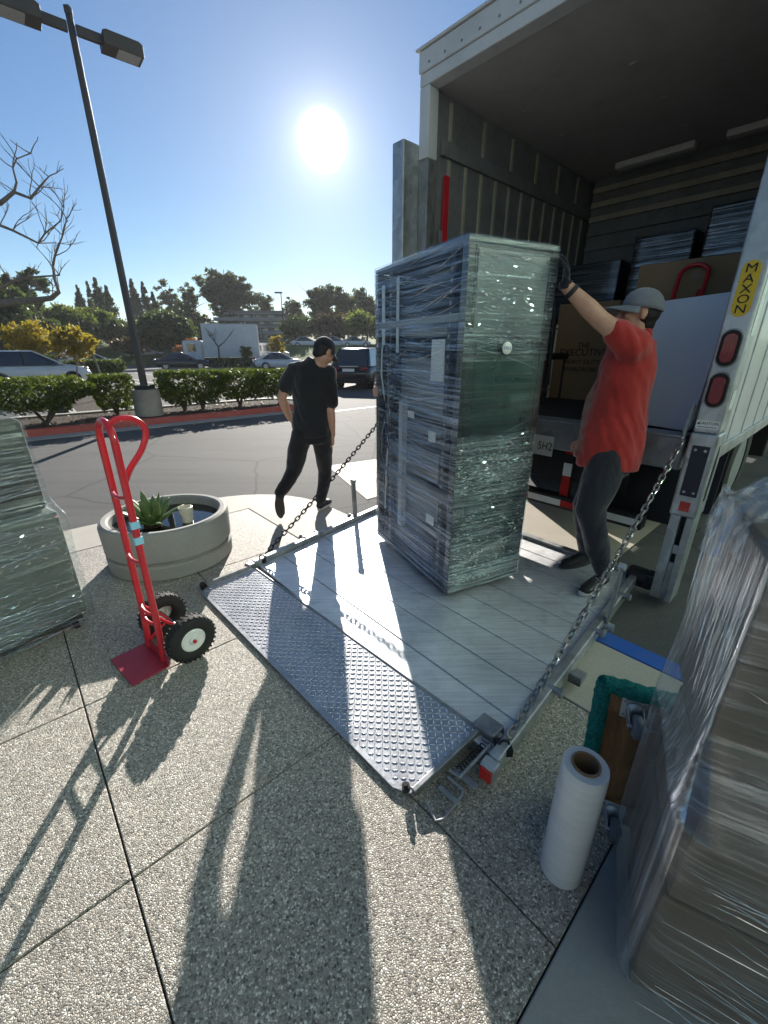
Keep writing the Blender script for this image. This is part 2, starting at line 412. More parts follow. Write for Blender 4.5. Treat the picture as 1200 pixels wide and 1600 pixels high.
GALV = galv_mat('galvanised_steel'); GALVD = galv_mat('weathered_steel', (.34, .35, .36), .5); TREAD = galv_mat('tread_plate_steel', (.50, .51, .54), .45, 120); TRDB = M('bright_tread', (.88, .88, .9), .25, .8, .1, 20)  # bright bars on a darker plate put the tread's shading into colour
BLK = M('black_steel', (.022, .022, .024), .5, .3, .3, 8, .1, 60); RUB = M('black_rubber', (.018, .018, .018), .8, 0, .25, 10, .3, 90)
CHROME = M('zinc_chain', (.33, .325, .31), .3, .95, .35, 30)
REDM = M('red_enamel', (.55, .018, .03), .3, 0, .12, 6, .05, 80, coat=.5, dirt=.25, dcol=(.25, .03, .03))
WHITEM = M('white_enamel', (.72, .72, .70), .35, 0, .06, 8, coat=.3, dirt=.2)
TRUCKW = M('truck_white', (.58, .59, .61), .35, 0, .08, 2, .04, 20, coat=.3, dirt=.3, dcol=(.3, .28, .25))
ALUFR = galv_mat('aluminium_trim', (.55, .56, .57), .4)
INNER = M('box_liner', (.19, .195, .205), .6, 0, .2, 3, .1, 30, dirt=.4); SLAT = M('pale_slat', (.40, .36, .30), .6, 0, .2, 6, dirt=.3)
CEIL = M('roof_liner', (.46, .44, .43), .6, 0, .1, 1.5, .05, 10, dirt=.3, dcol=(.2, .18, .16)); DARKF = M('dark_floor', (.035, .03, .028), .7, 0, .3, 5, .2, 30)
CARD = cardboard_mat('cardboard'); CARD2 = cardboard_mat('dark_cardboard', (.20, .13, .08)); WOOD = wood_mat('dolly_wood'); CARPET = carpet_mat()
INK = M('black_ink', (.012, .012, .014), .6); WINK = M('white_ink', (.62, .62, .62), .6); BLUEI = M('blue_ink', (.02, .04, .18), .5)
YEL = M('yellow_badge', (.62, .42, .02), .45, 0, .1, 9, dirt=.2); LENS = emissive_glass('red_lens', (.22, .004, .012)); REFR = emissive_glass('red_reflector', (.55, .01, .008))
WATER = water_mat(); PLANTER = concrete_mat('planter_concrete', (.29, .285, .27)); PVC = M('white_pipe', (.6, .57, .48), .4, 0, .15, 12, dirt=.3)
SKIN = skin_mat(); HAIR = M('dark_hair', (.012, .010, .009), .6, 0, .3, 60, .5, 200, .004)
POLE = M('bronze_pole', (.075, .065, .058), .5, .35, .15, 4, .08, 60); LAMPG = M('lamp_lens', (.38, .38, .37), .25, 0, .1, 20, .3, 40)
BARK = M('bark', (.10, .085, .07), .9, 0, .35, 12, .8, 30, .02, .2); BARKP = M('pale_bark', (.20, .17, .14), .9, 0, .35, 10, .6, 30, .02, .2)
GLASS = glassmat('dark_glass'); TYRE = RUB; RIM = M('alloy_rim', (.5, .5, .51), .3, .8, .1, 8)
L_HEDGE = leafmat('hedge_leaf', (.035, .06, .014), (.10, .135, .025), .4, (.2, .2, .05))
L_DARK = leafmat('dark_leaf', (.032, .052, .026), (.085, .12, .045), .42); L_MID = leafmat('mid_leaf', (.07, .10, .03), (.16, .20, .055), .5)
L_EUC = leafmat('gum_leaf', (.06, .08, .045), (.14, .16, .085), .48); L_YEL = leafmat('yellow_leaf', (.17, .14, .02), (.34, .27, .035), .5, (.38, .19, .035))
L_ORG = leafmat('orange_leaf', (.22, .08, .03), (.38, .17, .06), .4); L_BRN = leafmat('brown_leaf', (.06, .045, .03), (.13, .10, .06), .3)
L_AGA = M('agave_leaf', (.10, .16, .05), .45, 0, .3, 18, .1, 40)

# ================================================================== the setting
m = MB(); m.add([(-900,-700,-.07),(900,-700,-.07),(900,1500,-.07),(-900,1500,-.07)], [(0,1,2,3)]); struct(m.build('ground', FARG))
m = MB(); m.add([(-75,-25,-.02),(60,-25,-.02),(60,54,-.02),(-75,54,-.02)], [(0,1,2,3)]); struct(m.build('parking_lot', ASPH))
# rising lawn bank and hill behind the car park
nx, ny = 60, 26; m = MB(); vs_ = []
prof = [(47, -.3), (50, .05), (56, .9), (61, 1.9), (66, 2.1), (80, 2.4), (100, 3.2), (130, 5), (170, 9), (230, 15), (320, 20)]
for Y, Z in prof:
    for i in range(nx+1):
        X = -260 + 460*i/nx; vs_.append((X, Y, Z + (.35*noise.noise((X*.04, Y*.05, 2)) if Z > .5 else 0)*(1+Z*.3)))
m.add(vs_, [(j*(nx+1)+i, j*(nx+1)+i+1, (j+1)*(nx+1)+i+1, (j+1)*(nx+1)+i) for j in range(len(prof)-1) for i in range(nx)])
struct(m.build('hill', GRASS, smooth='all'))
# plaza: slabs of exposed aggregate with open joints over a dark bed
m = MB(tw); m.box(-4.56, 4, -6, 2.32, -.06, -.021); bed = struct(m.build('plaza_bed', M('joint_filler', (.03, .027, .024), .95)))
ul = [-5.1, -4.26, -3.42, -2.58, -1.74, -.9, -.06, .78, 1.66]; vl = [-3.98, -2.92, -2.03, -1.12, -.145]
plaza = struct(thing('plaza', None, None)); 
for i in range(len(ul)-1):
    for j in range(len(vl)-1):
        m = MB(tw); g_ = .0026; dz = RN.uniform(-.0008, .0008)
        m.box(vl[j]+g_, vl[j+1]-g_, ul[i]+g_, ul[i+1]-g_, -.02, dz); m.build('paving_slab', AGG, plaza, bevel=.003, seg=1)
border = struct(thing('concrete_border', None, None))
cuts = [-8.2, -6.4, -4.6, -2.8, -1.0, .75]
for a, b in zip(cuts[:-1], cuts[1:]):
    m = MB(tw); m.box(-4.57, -3.985, a+.003, b-.003, -.03, .001); m.build('paving_slab', CONC, border, bevel=.004, seg=1)
arc = [(-3.54-1.03*math.cos(t), 1.30+1.03*math.sin(t)) for t in [rad(x) for x in range(0, 91, 10)]]
poly = [(-4.57, .753)] + arc + [(-2.953, 2.33), (-2.953, 1.665), (-3.985, 1.665), (-3.985, .753)]
m = MB(); m.prism([tw(v, u, -.03) for v, u in poly], (0, 0, .031)); m.build('paving_slab', CONC, border, bevel=.004, seg=1)
for a, b in zip([-2.95, -1.4, .15, 1.7], [-1.4, .15, 1.7, 3.2]):
    m = MB(tw); m.box(a+.003, b-.003, 1.665, 2.20, -.03, .001); m.build('paving_slab', CONC, border, bevel=.004, seg=1)
for a, b in zip([-5.1, -3.3, -1.5, .3], [-3.3, -1.5, .3, 1.66]):
    m = MB(tw); m.box(-.1425, 1.9, a+.003, b-.003, -.03, .0); m.build('paving_slab', CONCG, border, bevel=.004, seg=1)
m = MB(tw); m.box(-1.6, 3.2, 2.205, 2.33, -.03, .003); struct(m.build('blue_line', BLUEP, bevel=.003, seg=1))
m = MB(tw); m.box(-2.953, -1.6, 2.205, 2.33, -.03, .003); struct(m.build('white_edge', WHITEP, bevel=.003, seg=1))
m = MB(); m.prism([tw(v, u, -.0195) for v, u in [(-4.9, 3.3), (-3.4, 2.8), (-3.3, 5.6), (-4.6, 4.7)]], (0, 0, .006)); struct(m.build('concrete_patch', CONC))
m = MB(tw); m.box(-2.75, -.95, 2.335, 4.55, -.03, -.014); struct(m.build('driveway_apron', concrete_mat('apron_concrete', (.36, .32, .265))))
# road edge lines and parking stalls
def line(v0, u0, v1, u1, w=.1):
    m = MB(); a, b = tw(v0, u0, -.015), tw(v1, u1, -.015); s = (b-a).cross(Vector((0,0,1))).normalized()*w/2
    m.add([a-s, b-s, b+s, a+s], [(0,1,2,3)]); o = m.build('painted_line', WHITEP)
    if o.data.polygons[0].normal.z < 0: o.data.flip_normals()
    return struct(o)
line(-9.62, 6.3, -9.75, 16)
for k in range(9): line(-24, 5.5+k*2.7, -29, 5.5+k*2.7)
for k in range(9): line(-24, -16+k*2.7+.5, -29, -16+k*2.7+.5)
for k in range(10): line(-33, 5.5+k*2.7, -38, 5.5+k*2.7)
# long island with the red kerb
def island(name, poly, z, mat_kerb, mat_soil, w=.17, back=None):
    r = struct(thing(name, None, None)); n = len(poly)
    c = Vector((sum(p[0] for p in poly)/n, sum(p[1] for p in poly)/n))
    def inset(d):
        out = []
        for i in range(n):
            p0, p1, p2 = Vector(poly[i-1]), Vector(poly[i]), Vector(poly[(i+1) % n])
            a = (p1-p0).normalized(); b = (p2-p1).normalized()
            na, nb = Vector((-a.y, a.x)), Vector((-b.y, b.x))
            if (c-p1).dot(na) < 0 and n < 5: na = -na; nb = -nb
            k = (na+nb); k = k/ max(.3, k.dot(na)) if k.length > .01 else na
            out.append(p1 + k*d)
        return out
    sgn = 1 if sum(poly[i][0]*poly[(i+1)%n][1]-poly[(i+1)%n][0]*poly[i][1] for i in range(n)) > 0 else -1
    inn = inset(w*sgn if n >= 5 else w)
    m = MB()
    top = [tw(p[0], p[1], z) for p in poly]; bot = [tw(p[0], p[1], -.03) for p in poly]; it = [tw(p[0], p[1], z) for p in inn]; ib = [tw(p[0], p[1], z-.05) for p in inn]
    for i in range(n):
        j = (i+1) % n; m.cur = 1 if back and (poly[i][0] + poly[j][0])/2 < back else 0
        m.add([bot[i], bot[j], top[j], top[i]], [(0,1,2,3)]); m.add([top[i], top[j], it[j], it[i]], [(0,1,2,3)]); m.add([it[i], it[j], ib[j], ib[i]], [(0,1,2,3)])
    m.build('kerb', [mat_kerb, CURBC], r)
    m = MB(); m.add([p + Vector((0,0,.01)) for p in ib], [tuple(range(n))]); m.build('soil', mat_soil, r)
    return r
endc = [(-11.75-1.2*math.cos(t), 6.0+1.1*math.sin(t)) for t in [rad(x) for x in range(0, 181, 20)]]
island('kerb_island', [(-10.55, -20)] + [(-10.55 if i==0 else p[0], p[1]) for i, p in enumerate(endc[::-1])] + [(-12.95, -20)], .12, REDC, SOIL, back=-12)
m = MB(tw); m.box(-10.54, -10.1, -20, 7.2, -.03, -.012); struct(m.build('gutter', CURBC))
island('tree_island', [(-12.98, 1.2), (-12.98, 2.75), (-33, 3.6), (-33, 1.9)], .11, CURBC, SOIL, .15)
island('far_island', [(-40, 7), (-38.8, 7), (-38.8, 28), (-40, 28)], .11, CURBC, SOIL, .15)

# ================================================================== office building on the right, out of the frame, whose glass throws light back
def glazing():
    t = NT('green_mirror_glass'); return t.fin(t.bsdf(t.mix(t.noise(t.coord(), .6, 3), (.42, .66, .56), (.55, .74, .66)), .13, .95, None, .5))
GLZ = glazing(); PIER = concrete_mat('building_wall', (.5, .47, .42))
bld = thing('office_building', 'pale office building with green mirror glass beside the plaza', 'building', tw(3.2, 4, 0))
m = MB(tw); m.box(3.3, 9, -7, 13, -.06, 9.4); m.build('wall', PIER, bld)
for i in range(8):
    u0 = -6.6 + i*2.4
    m = MB(tw); m.box(3.16, 3.298, u0, u0+.28, -.05, 9.3); m.build('pier', PIER, bld, bevel=.02)
    for k in range(3):
        z0 = .35 + k*3.0
        p = MB(tw); p.box(3.25, 3.297, u0+.33, u0+2.35, z0, z0+2.5); w_ = p.build('window', GLZ, bld)
        f = MB(tw); f.box(3.2, 3.249, u0+1.30, u0+1.36, z0, z0+2.5); f.box(3.2, 3.248, u0+.33, u0+2.35, z0+1.6, z0+1.66); f.build('frame', BLK, w_)

# ================================================================== box truck
TR = thing('box_truck', 'white box truck parked with its open rear towards the plaza', 'truck', tw(-1.75, 5.5, 0))
VL, VR, ZF, ZT, U0, U1 = -2.97, -.50, 1.06, 3.66, 3.06, 9.6
# box shell
m = MB(tw); m.box(VL, VL+.04, U0+.12, U1, ZF-.14, ZT); m.build('side_wall', TRUCKW, TR)
m = MB(tw); m.box(VR-.04, VR, U0+.12, U1, ZF-.14, ZT); m.build('side_wall', TRUCKW, TR)
m = MB(tw); m.box(VL+.041, VR-.041, U1-.05, U1, ZF-.14, ZT); m.build('front_wall', TRUCKW, TR)
m = MB(tw); m.box(VL, VR, U0+.12, U1, ZT+.001, ZT+.04); m.build('roof', TRUCKW, TR)
m = MB(tw); m.box(VL+.042, VR-.042, U0+.14, U1-.06, 3.50, 3.53); cl_ = m.build('ceiling', CEIL, TR)
for i in range(9):
    u = U0+.62+i*.66
    if i < 8:
        for v in (-2.6, -1.75, -.9):
            m = MB(tw); m.ell((v, u+.33, 3.497), (.03, .012, .008), 8, 5); m.build('rivet', SLAT, cl_)
m = MB(tw); m.box(VL+.045, VR-.045, U0-.02, U1-.06, ZF-.06, ZF); m.build('floor', DARKF, TR)
# rear frame
m = MB(tw); m.box(VL-.005, VR+.005, U0, U0+.118, 3.48, ZT-.10); m.build('header', TRUCKW, TR, bevel=.008)
m = MB(tw); m.box(VL-.01, VR+.01, U0-.012, U0+.115, ZT-.098, ZT+.03); m.add([(VL-.03,U0-.03,ZT+.032),(VR+.03,U0-.03,ZT+.032),(VR+.03,U0+.2,ZT+.05),(VL-.03,U0+.2,ZT+.05),(VL-.03,U0-.03,ZT+.05),(VR+.03,U0-.03,ZT+.05)], [(0,1,2,3),(0,4,5,1),(4,3,2,5)])
cap = m.build('top_rail', TRUCKW, TR, bevel=.006)
for i in range(16):
    v = VL+.1+i*.155
    m = MB(tw); m.lathe([(.009, 0), (.008, .004), (.0, .006)], 8, (v, U0-.0125, ZT-.06), (0, -1, 0)); m.build('rivet', GALVD, cap)
for v0, v1 in ((VL-.004, VL+.098), (VR-.098, VR+.004)):
    m = MB(tw); m.box(v0, v1, U0+.001, U0+.117, 3.02, 3.478); m.build('corner_post', TRUCKW, TR, bevel=.008)
    m = MB(tw); m.box(v0, v1, U0+.01, U0+.116, .98, 3.018); m.build('corner_post', GALVD, TR, bevel=.006)
m = MB(tw); m.box(VL+.12, VR-.12, U0-.06, U0+.11, ZF-.20, ZF-.002); sill = m.build('rear_sill', GALVD, TR, bevel=.008)
m = MB(tw); m.box(VL+.13, VR-.13, U0-.058, U0+.1, ZF-.0015, ZF+.012); m.build('sill_plate', TREAD, sill, bevel=.003)
# left wall lining: panels, slats, posts
n_u = 15
lin = MB(tw); lin.box(VL+.042, VL+.05, U0+.14, U1-.06, ZF, 3.498); lw = lin.build('wall_lining', INNER, TR)
for i in range(12):
    u = U0+.30+i*.235
    for z0, z1 in ((ZF+.15, 1.78), (1.92, 2.42), (2.56, 3.08), (3.2, 3.46)):
        if z0 == 3.2 and i % 2: continue
        m = MB(tw); m.box(VL+.051, VL+.066, u, u+.032, z0, z1); m.build('upright', SLAT, lw)
for z in (1.80, 2.44, 3.085):
    m = MB(tw); m.box(VL+.0515, VL+.085, U0+.2, U1-.07, z, z+.11); m.build('rub_rail', INNER, lw, bevel=.005)
lin = MB(tw); lin.box(VR-.05, VR-.042, U0+.14, U1-.06, ZF, 3.498); rw = lin.build('wall_lining', INNER, TR)
for z in (1.5, 1.9, 2.3, 2.62, 2.86, 3.1, 3.33):
    m = MB(tw); m.box(VR-.085, VR-.051, U0+.3, U1-.07, z, z+.075); m.build('slat', SLAT, rw, bevel=.005)
lin = MB(tw); lin.box(VL+.09, VR-.09, 6.10, 6.13, ZF, 3.498); fw = lin.build('wall_lining', INNER, TR)
for z in (1.6, 2.1, 2.5, 2.74, 2.9, 3.05, 3.2, 3.35):
    m = MB(tw); m.box(VL+.1, VR-.1, 6.06, 6.0985, z, z+.055); m.build('slat', SLAT if z > 3 else INNER, fw)
for v_, z in ((-2.2, 3.43), (-1.2, 3.43)):
    m = MB(tw); m.box(v_-.3, v_+.45, 5.7, 5.8, z, z+.06); m.build('interior_lamp_housing', WHITEM, TR, bevel=.01)
m = MB(tw); m.box(VL+.07, VL+.10, U0+.24, U0+.29, 2.46, 2.95); m.build('red_strap', REDM, TR)
# chassis, bumper, plate, mud flaps, wheels
m = MB(tw)
for v in (-2.15, -1.3): m.box(v-.04, v+.04, U0+.05, 12.5, .62, .85)
for u in (3.4, 4.4, 5.4, 6.4, 7.6): m.box(-2.9, -.55, u, u+.06, .855, .92)
m.box(-2.6, -.9, U0+.02, U0+.08, .62, .86); m.build('chassis', BLK, TR)
m = MB(tw); m.box(-1.22, -.62, U0+.1, U0+.5, .44, .88); m.build('pump_box', BLK, TR, bevel=.02)
m = MB(tw); m.box(-2.45, -.75, U0-.03, U0+.07, .40, .50); bp = m.build('rear_bumper', BLK, TR, bevel=.008)
for k in range(6):
    m = MB(tw); m.box(-2.4+k*.27, -2.4+(k+1)*.27-.002, U0-.033, U0-.0305, .425, .475); m.build('reflective_strip', (REFR, WHITEM)[k % 2], bp)
for v in (-2.25, -1.32):
    m = MB(tw); m.box(v-.03, v+.03, U0+.0, U0+.05, .50, .86); b2 = m.build('bumper_bracket', BLK, TR)
    for z0, z1, mt in ((.505, .66, REFR), (.662, .76, WHITEM), (.83, .96, REFR)):
        m = MB(tw); m.box(v-.032, v+.032, U0-.006, U0-.0015, z0, min(z1, .858)); m.build('reflective_strip', mt, b2)
m = MB(tw); m.box(-1.72, -1.43, U0-.062, U0-.058, .80, .95); lp = m.build('licence_plate', M('plate_white', (.5, .5, .48), .5, dirt=.2), TR, bevel=.004)
text('plate_number', '5H2', .085, INK, lp, tw(-1.495, U0-.0635, .87), VX, (0,0,1), sx=.8)
for v0, v1 in ((-2.88, -2.32), (-1.15, -.62)):
    m = MB(tw); m.box(v0, v1, 4.6, 4.62, .14, .84); fl = m.build('mud_flap', M('navy_rubber', (.014, .018, .035), .7), TR)
    text('lettering', 'ES', .105, WINK, fl, tw(-.715 if v0 > -2 else -2.43, 4.596, .30), VX, (0,0,1))
def wheel_truck(v, u, inner):
    ax = VX; o = tw(v, u, .47)
    m = MB(); m.lathe([(.30, -.11), (.42, -.12), (.47, -.10), (.485, -.05), (.485, .05), (.47, .10), (.42, .12), (.30, .11)], 32, o, ax, close=True); wl = m.build('wheel', RUB, TR, smooth=True)
    m = MB(); m.lathe([(.302, .1), (.29, .02), (.15, -.02), (.12, .03), (.0, .035)], 28, o, ax); m.build('rim', GALVD, wl, smooth=True)
for u in (5.4,):
    for v in (-2.75, -2.50, -1.0, -.74): wheel_truck(v, u, 0)
for v in (-2.7, -.78): wheel_truck(v, 10.9, 0)
m = MB(tw); m.cyl((-2.7, 5.4, .47), (-.78, 5.4, .47), .07); m.cyl((-2.7, 10.9, .47), (-.78, 10.9, .47), .05); m.build('axle', BLK, TR)
m = MB(tw); m.box(-2.85, -.62, 4.64, 4.66, .86, 1.0); m.build('inner_fender', BLK, TR)
# skirt details on the camera side
m = MB(tw); m.box(VR+.002, VR+.02, U0+.12, U1, ZF-.14, ZF-.06); m.build('side_rail', ALUFR, TR, bevel=.004)
for i in range(13):
    m = MB(tw); u = U0+.4+i*.46; m.box(VR+.001, VR+.008, u, u+.045, ZF-.055, ZT-.02); m.build('side_post', TRUCKW, TR)
m = MB(tw); m.box(VR-.55, VR-.04, 6.3, 7.3, .42, .88); tb = m.build('side_tool_box', BLK, TR, bevel=.02); 
# cab
m = MB(tw); cabp = [(9.85,.55),(12.2,.55),(12.45,.75),(12.4,1.35),(11.9,1.5),(11.45,2.35),(11.2,2.5),(9.85,2.5)]
m.prism([tw(-2.75, u, z) for u, z in cabp] if False else [(-2.75, u, z) for u, z in cabp], (1.9, 0, 0)); cab = m.build('cab', TRUCKW, TR, bevel=.06, seg=3)
for v0, v1 in ((-2.758, -2.752), (-.848, -.842)):
    m = MB(tw); m.prism([(v0, 10.3, 1.5), (v0, 11.6, 1.5), (v0, 11.3, 2.2), (v0, 10.3, 2.2)], (v1-v0, 0, 0)); m.build('window', GLASS, cab)
m = MB(tw); m.add([(-2.65,11.87,1.55),(-.95,11.87,1.55),(-1.0,11.5,2.3),(-2.6,11.5,2.3)], [(0,1,2,3)]); m.build('windscreen', GLASS, cab)

# ================================================================== tail lift
TL = thing('tail_lift', 'galvanised rail tail lift lowered to the plaza behind the truck', 'tail lift', tw(-1.75, 2.9, 0))
FLc, FRc, RRc = Vector((-.951, 2.717, 0)), Vector((.434, 1.141, 0)), Vector((1.74, 2.50, 0)); RLc = Vector((.275, 4.20, 0))
ZP0, ZP1 = .07, .10
def BL(s, t, dz=0.0):
    a = FLc.lerp(FRc, t); b = RLc.lerp(RRc, t); p = a.lerp(b, s); p.z = ZP0 + (ZP1-ZP0)*s + dz; return p
plat = MB(lambda s, t, z: BL(s, t, z)); plat.box(.005, .995, .012, .988, -.05, -.012); PL = plat.build('platform', GALVD, TL)
NP = 9
for i in range(NP):
    s0 = .004 + .992*i/NP; s1 = .004 + .992*(i+1)/NP
    m = MB(lambda s, t, z: BL(s, t, z)); m.box(s0+.0018, s1-.0018, .014, .986, -.0115, 0); m.build('plank', ALU, PL, bevel=.0025, seg=1)
for t in (0.0, 1.0):
    a, b = BL(-.01, t, -.005), BL(1.0, t, -.005)
    m = MB(); m.bar(a, b, .045, .085); sr = m.build('side_rail', GALV, PL, bevel=.007)
    for s in (.25, .55, .8):
        p = BL(s, t, .03); d = (b-a).normalized(); sd = d.cross(Vector((0,0,1)))*(1 if t else -1)
        m = MB(); m.cyl(p + sd*.0, p + sd*.055, .016, 12); m.lathe([(.024, .0), (.024, .012), (.016, .016)], 12, p+sd*.05, sd); m.build('stop_pin', GALVD, sr)
    e = BL(-.012, t, -.005); d = (b-a).normalized(); sx = d.cross(Vector((0,0,1)))
    m = MB(); m.bar(e - d*.05, e, .06, .075); m.build('end_block', GALV, sr, bevel=.006)
    m = MB(); m.bar(e - d*.058, e - d*.0505, .05, .06); m.build('end_reflector', REFR, sr, bevel=.003)
    # bracket foot on the outside
    q = BL(.36, t, -.03) + sx*(.06 if t else -.06)
    m = MB(); m.obox(q - d*.05 - sx*.03, d*.1, sx*.06, Vector((0,0,.02))); m.obox(q - d*.05 - sx*.03, d*.012, sx*.06, Vector((0,0,.05))); m.build('bracket', GALVD, sr, bevel=.003)
    # link arm
    s_ = .62 if t else .58
    q = BL(s_, t, 0) + sx*(.035 if t else -.035); top = q + Vector((0,0,.36)) + d*(.05 if t else -.02)
    m = MB(); m.bar(q - Vector((0,0,.06)), top, .05, .016, up=sx); la = m.build('link_arm', GALVD, TL, bevel=.006)
    m = MB(); m.cyl(q - sx*.02, q + sx*.02 + sx*(.02 if t else -.02), .022, 14); m.build('pivot_bolt', GALV, la, smooth=True); m = MB(); m.cyl(top - sx*.018, top + sx*.018, .02, 14); m.build('pivot_bolt', GALV, la, smooth=True)
m = MB(); m.bar(BL(1.0, .02, -.02), BL(1.0, .98, -.02), .06, .09); m.build('rear_beam', GALVD, PL, bevel=.006)
# ramp plate with tread
ri0, ri1, ro1, ro0 = gp(397, 887, .072), gp(748, 1140, .072), gp(632, 1250, .014), gp(310, 922, .014)
ri1b = ri1
def RP(a, b, h=0.0):          # a: hinge -> tip, b: left -> right
    p = ri0.lerp(ri1, b).lerp(ro0.lerp(ro1, b), a); nrm_ = (ro0-ri0).cross(ri1-ri0).normalized(); nrm_ = nrm_ if nrm_.z > 0 else -nrm_
    return p + nrm_*h
m = MB(); pol = [(.02, 0), (.9, 0), (1, .012), (1, .968), (.93, 1), (.02, 1)]
m.prism([RP(a, b, -.004) for a, b in pol], RP(.5, .5, .004) - RP(.5, .5, -.004)); RMP = m.build('ramp', TREAD, TL, bevel=.0015, seg=1)
m = MB(); na, nb = 20, 84
ex = (RP(.5, .6) - RP(.5, .5)).normalized(); ey = (RP(.6, .5) - RP(.5, .5)); ey = (ey - ex*ey.dot(ex)).normalized(); ez = ex.cross(ey); ez = ez if ez.z > 0 else -ez
for i in range(na):
    for j in range(nb):
        a = (i+.6)/na*.97+.02; b = (j+.5)/nb
        if a > .965 or (a > .9 and b > .97): continue
        c = RP(a, b, .004); k = rad(45) if (i+j) % 2 else rad(-45)
        L_ = ex*math.cos(k) + ey*math.sin(k); W_ = ez.cross(L_); l, w_, h = .0145, .0028, .0026
        m.add([c-L_*l, c-W_*w_, c+L_*l, c+W_*w_, c-L_*l*.45+ez*h, c+L_*l*.45+ez*h], [(0,1,5,4),(1,2,5),(2,3,4,5),(3,0,4)])
tag(m.build('tread_pattern', TRDB, RMP), None, kind='stuff')
m = MB(); m.cyl(RP(.0, .01, .0), RP(.0, .99, .0), .009, 10); m.build('hinge_rod', GALVD, RMP)
# hinge arms with springs at both sides of the ramp
for b, sg in ((1.0, 1), (0.0, -1)):
    ed = (RP(.98, b) - RP(0, b)); L_ = ed.length; ed.normalize(); sd = ex*sg
    o0 = RP(0, b, .012) + sd*.02
    m = MB(); m.bar(o0 + ed*.0 + sd*-.012, o0 + ed*(L_*.93) - sd*.012, .022, .03); ha = m.build('hinge_arm', GALVD, TL, bevel=.004)
    m = MB(); pb = RP(.93, b, .01) - sd*.02; m.cyl(pb, pb + ez*.022, .016, 14); m.cyl(pb+ez*.022, pb + ez*.034, .009, 6); m.build('bolt', BLK, ha)
    if sg == 1:
        m = MB(); m.tube([o0+sd*.02+ed*.03, o0+sd*.06+ed*.03, o0+sd*.065+ed*.22, o0+sd*.02+ed*.22], .008, 8); m.build('spring_guard', GALVD, ha, smooth=True)
        hx = [o0 + sd*.042 + ed*(.05+.15*k/70) + (sd*math.cos(k*.9) + ez*math.sin(k*.9))*.011 for k in range(71)]
        m = MB(); m.tube(hx, .003, 5); m.build('spring', BLK, ha, smooth=True)
        m = MB(); g0 = o0 + sd*.03 - ez*.01
        m.tube([g0+ed*.24, g0+sd*.07+ed*.24-ez*.0, g0+sd*.08+ed*.26, g0+sd*.085+ed*.36-ez*.012, g0+sd*.07+ed*.385-ez*.012, g0+ed*.36-ez*.0], .0055, 8); m.build('pull_handle', GALVD, ha, smooth=True)
        m = MB(); m.bar(g0+ed*.20, g0+ed*.20+sd*.10, .03, .012); m.bar(g0+ed*.29, g0+ed*.29+sd*.085, .02, .01); m.build('latch_bar', GALVD, ha, bevel=.003)
        m = MB(); m.obox(o0-sd*.04-ed*.06-ez*.03, sd*.10, ed*.075, ez*.06); m.cyl(o0-sd*.045-ed*.02+ez*.0, o0+sd*.075-ed*.02, .02, 14); m.build('hinge_knuckle', GALVD, ha, bevel=.006)
    else:
        m = MB(); pe = RP(.9, b, .02); m.cyl(pe - sd*.02, pe + sd*.02, .02, 14); m.build('roller', BLK, ha)
# columns
def column(v0, v1, u0, u1, zt, label, right):
    c = MB(tw)
    c.box(v0, v1, u0, u1, 1.12, zt); col = c.build('column', GALV, TL, bevel=.012, seg=3); tag(col, label)
    m = MB(tw); m.box(v0-.006, v1+.006, u0-.006, u1+.006, .62, 1.118); m.build('column_sleeve', GALV, col, bevel=.012, seg=3)
    m = MB(tw); m.box(v0, v0+.055, u0+.02, u1-.01, .03, .618); m.box(v0+.085, v1, u0+.01, u1-.01, .03, .618); m.box(v0+.0551, v0+.0849, u0+.03, u0+.05, .03, .30); m.box(v0+.0551, v0+.0849, u0+.03, u0+.05, .36, .42); m.build('lower_rail', GALV, col, bevel=.004)
    m = MB(tw); m.box(v0+.052, v0+.088, u0+.06, u1-.02, .031, .617); m.build('slot', BLK, col)
    vc = (v0+v1)/2
    m = MB(tw); m.box(v0+.022, v1-.018, u0-.012, u0-.0065, .75, 1.05); cp = m.build('cover_plate', M('navy_cover', (.02, .022, .035), .5), col, bevel=.004)
    for v in (v0+.04, v1-.036):
        for z in (.775, 1.025):
            m = MB(tw); m.lathe([(.008, 0), (.007, .004), (0, .005)], 10, (v, u0-.012, z), (0, -1, 0)); m.build('screw', GALV, cp)
    m = MB(tw); m.box(vc-.026, vc+.026, u0-.009, u0-.0065, .655, .715); m.build('reflector', REFR, col)
    # foot roller carriage
    iv = v0 if right else v1; sg = -1 if right else 1
    m = MB(tw); m.box(min(iv, iv+sg*.16), max(iv, iv+sg*.16), u0+.02, u0+.12, .06, .17); m.cyl((iv+sg*.16, u0+.07, .12), (iv+sg*.04, u0+.07, .12), .06, 18); m.build('carriage', BLK, col, bevel=.01)
    return col
cR = column(-.575, -.452, 2.875, 3.055, 3.05, 'near tail lift column with yellow badge and two red lamps', True)
cL = column(-3.11, -2.975, 2.89, 3.26, 3.13, 'far tail lift column left of the truck opening', False)
def stadium(vc, zc, w, h, n=10):
    r = w/2; return [(vc + r*math.cos(t), zc + (h/2-r)*(1 if t < math.pi else -1) + r*math.sin(t)) for t in [math.pi*(k/n) for k in range(n+1)]] + \
                    [(vc + r*math.cos(t), zc - (h/2-r) + r*math.sin(t)) for t in [math.pi*(1+k/n) for k in range(n+1)]]
def badge(parent, name, vc, zc, w, h, u, th, mat, bev=0):
    m = MB(tw); m.prism([(v, u, z) for v, z in stadium(vc, zc, w, h)], (0, -th, 0)); return m.build(name, mat, parent, bevel=bev)
vc = -.5135
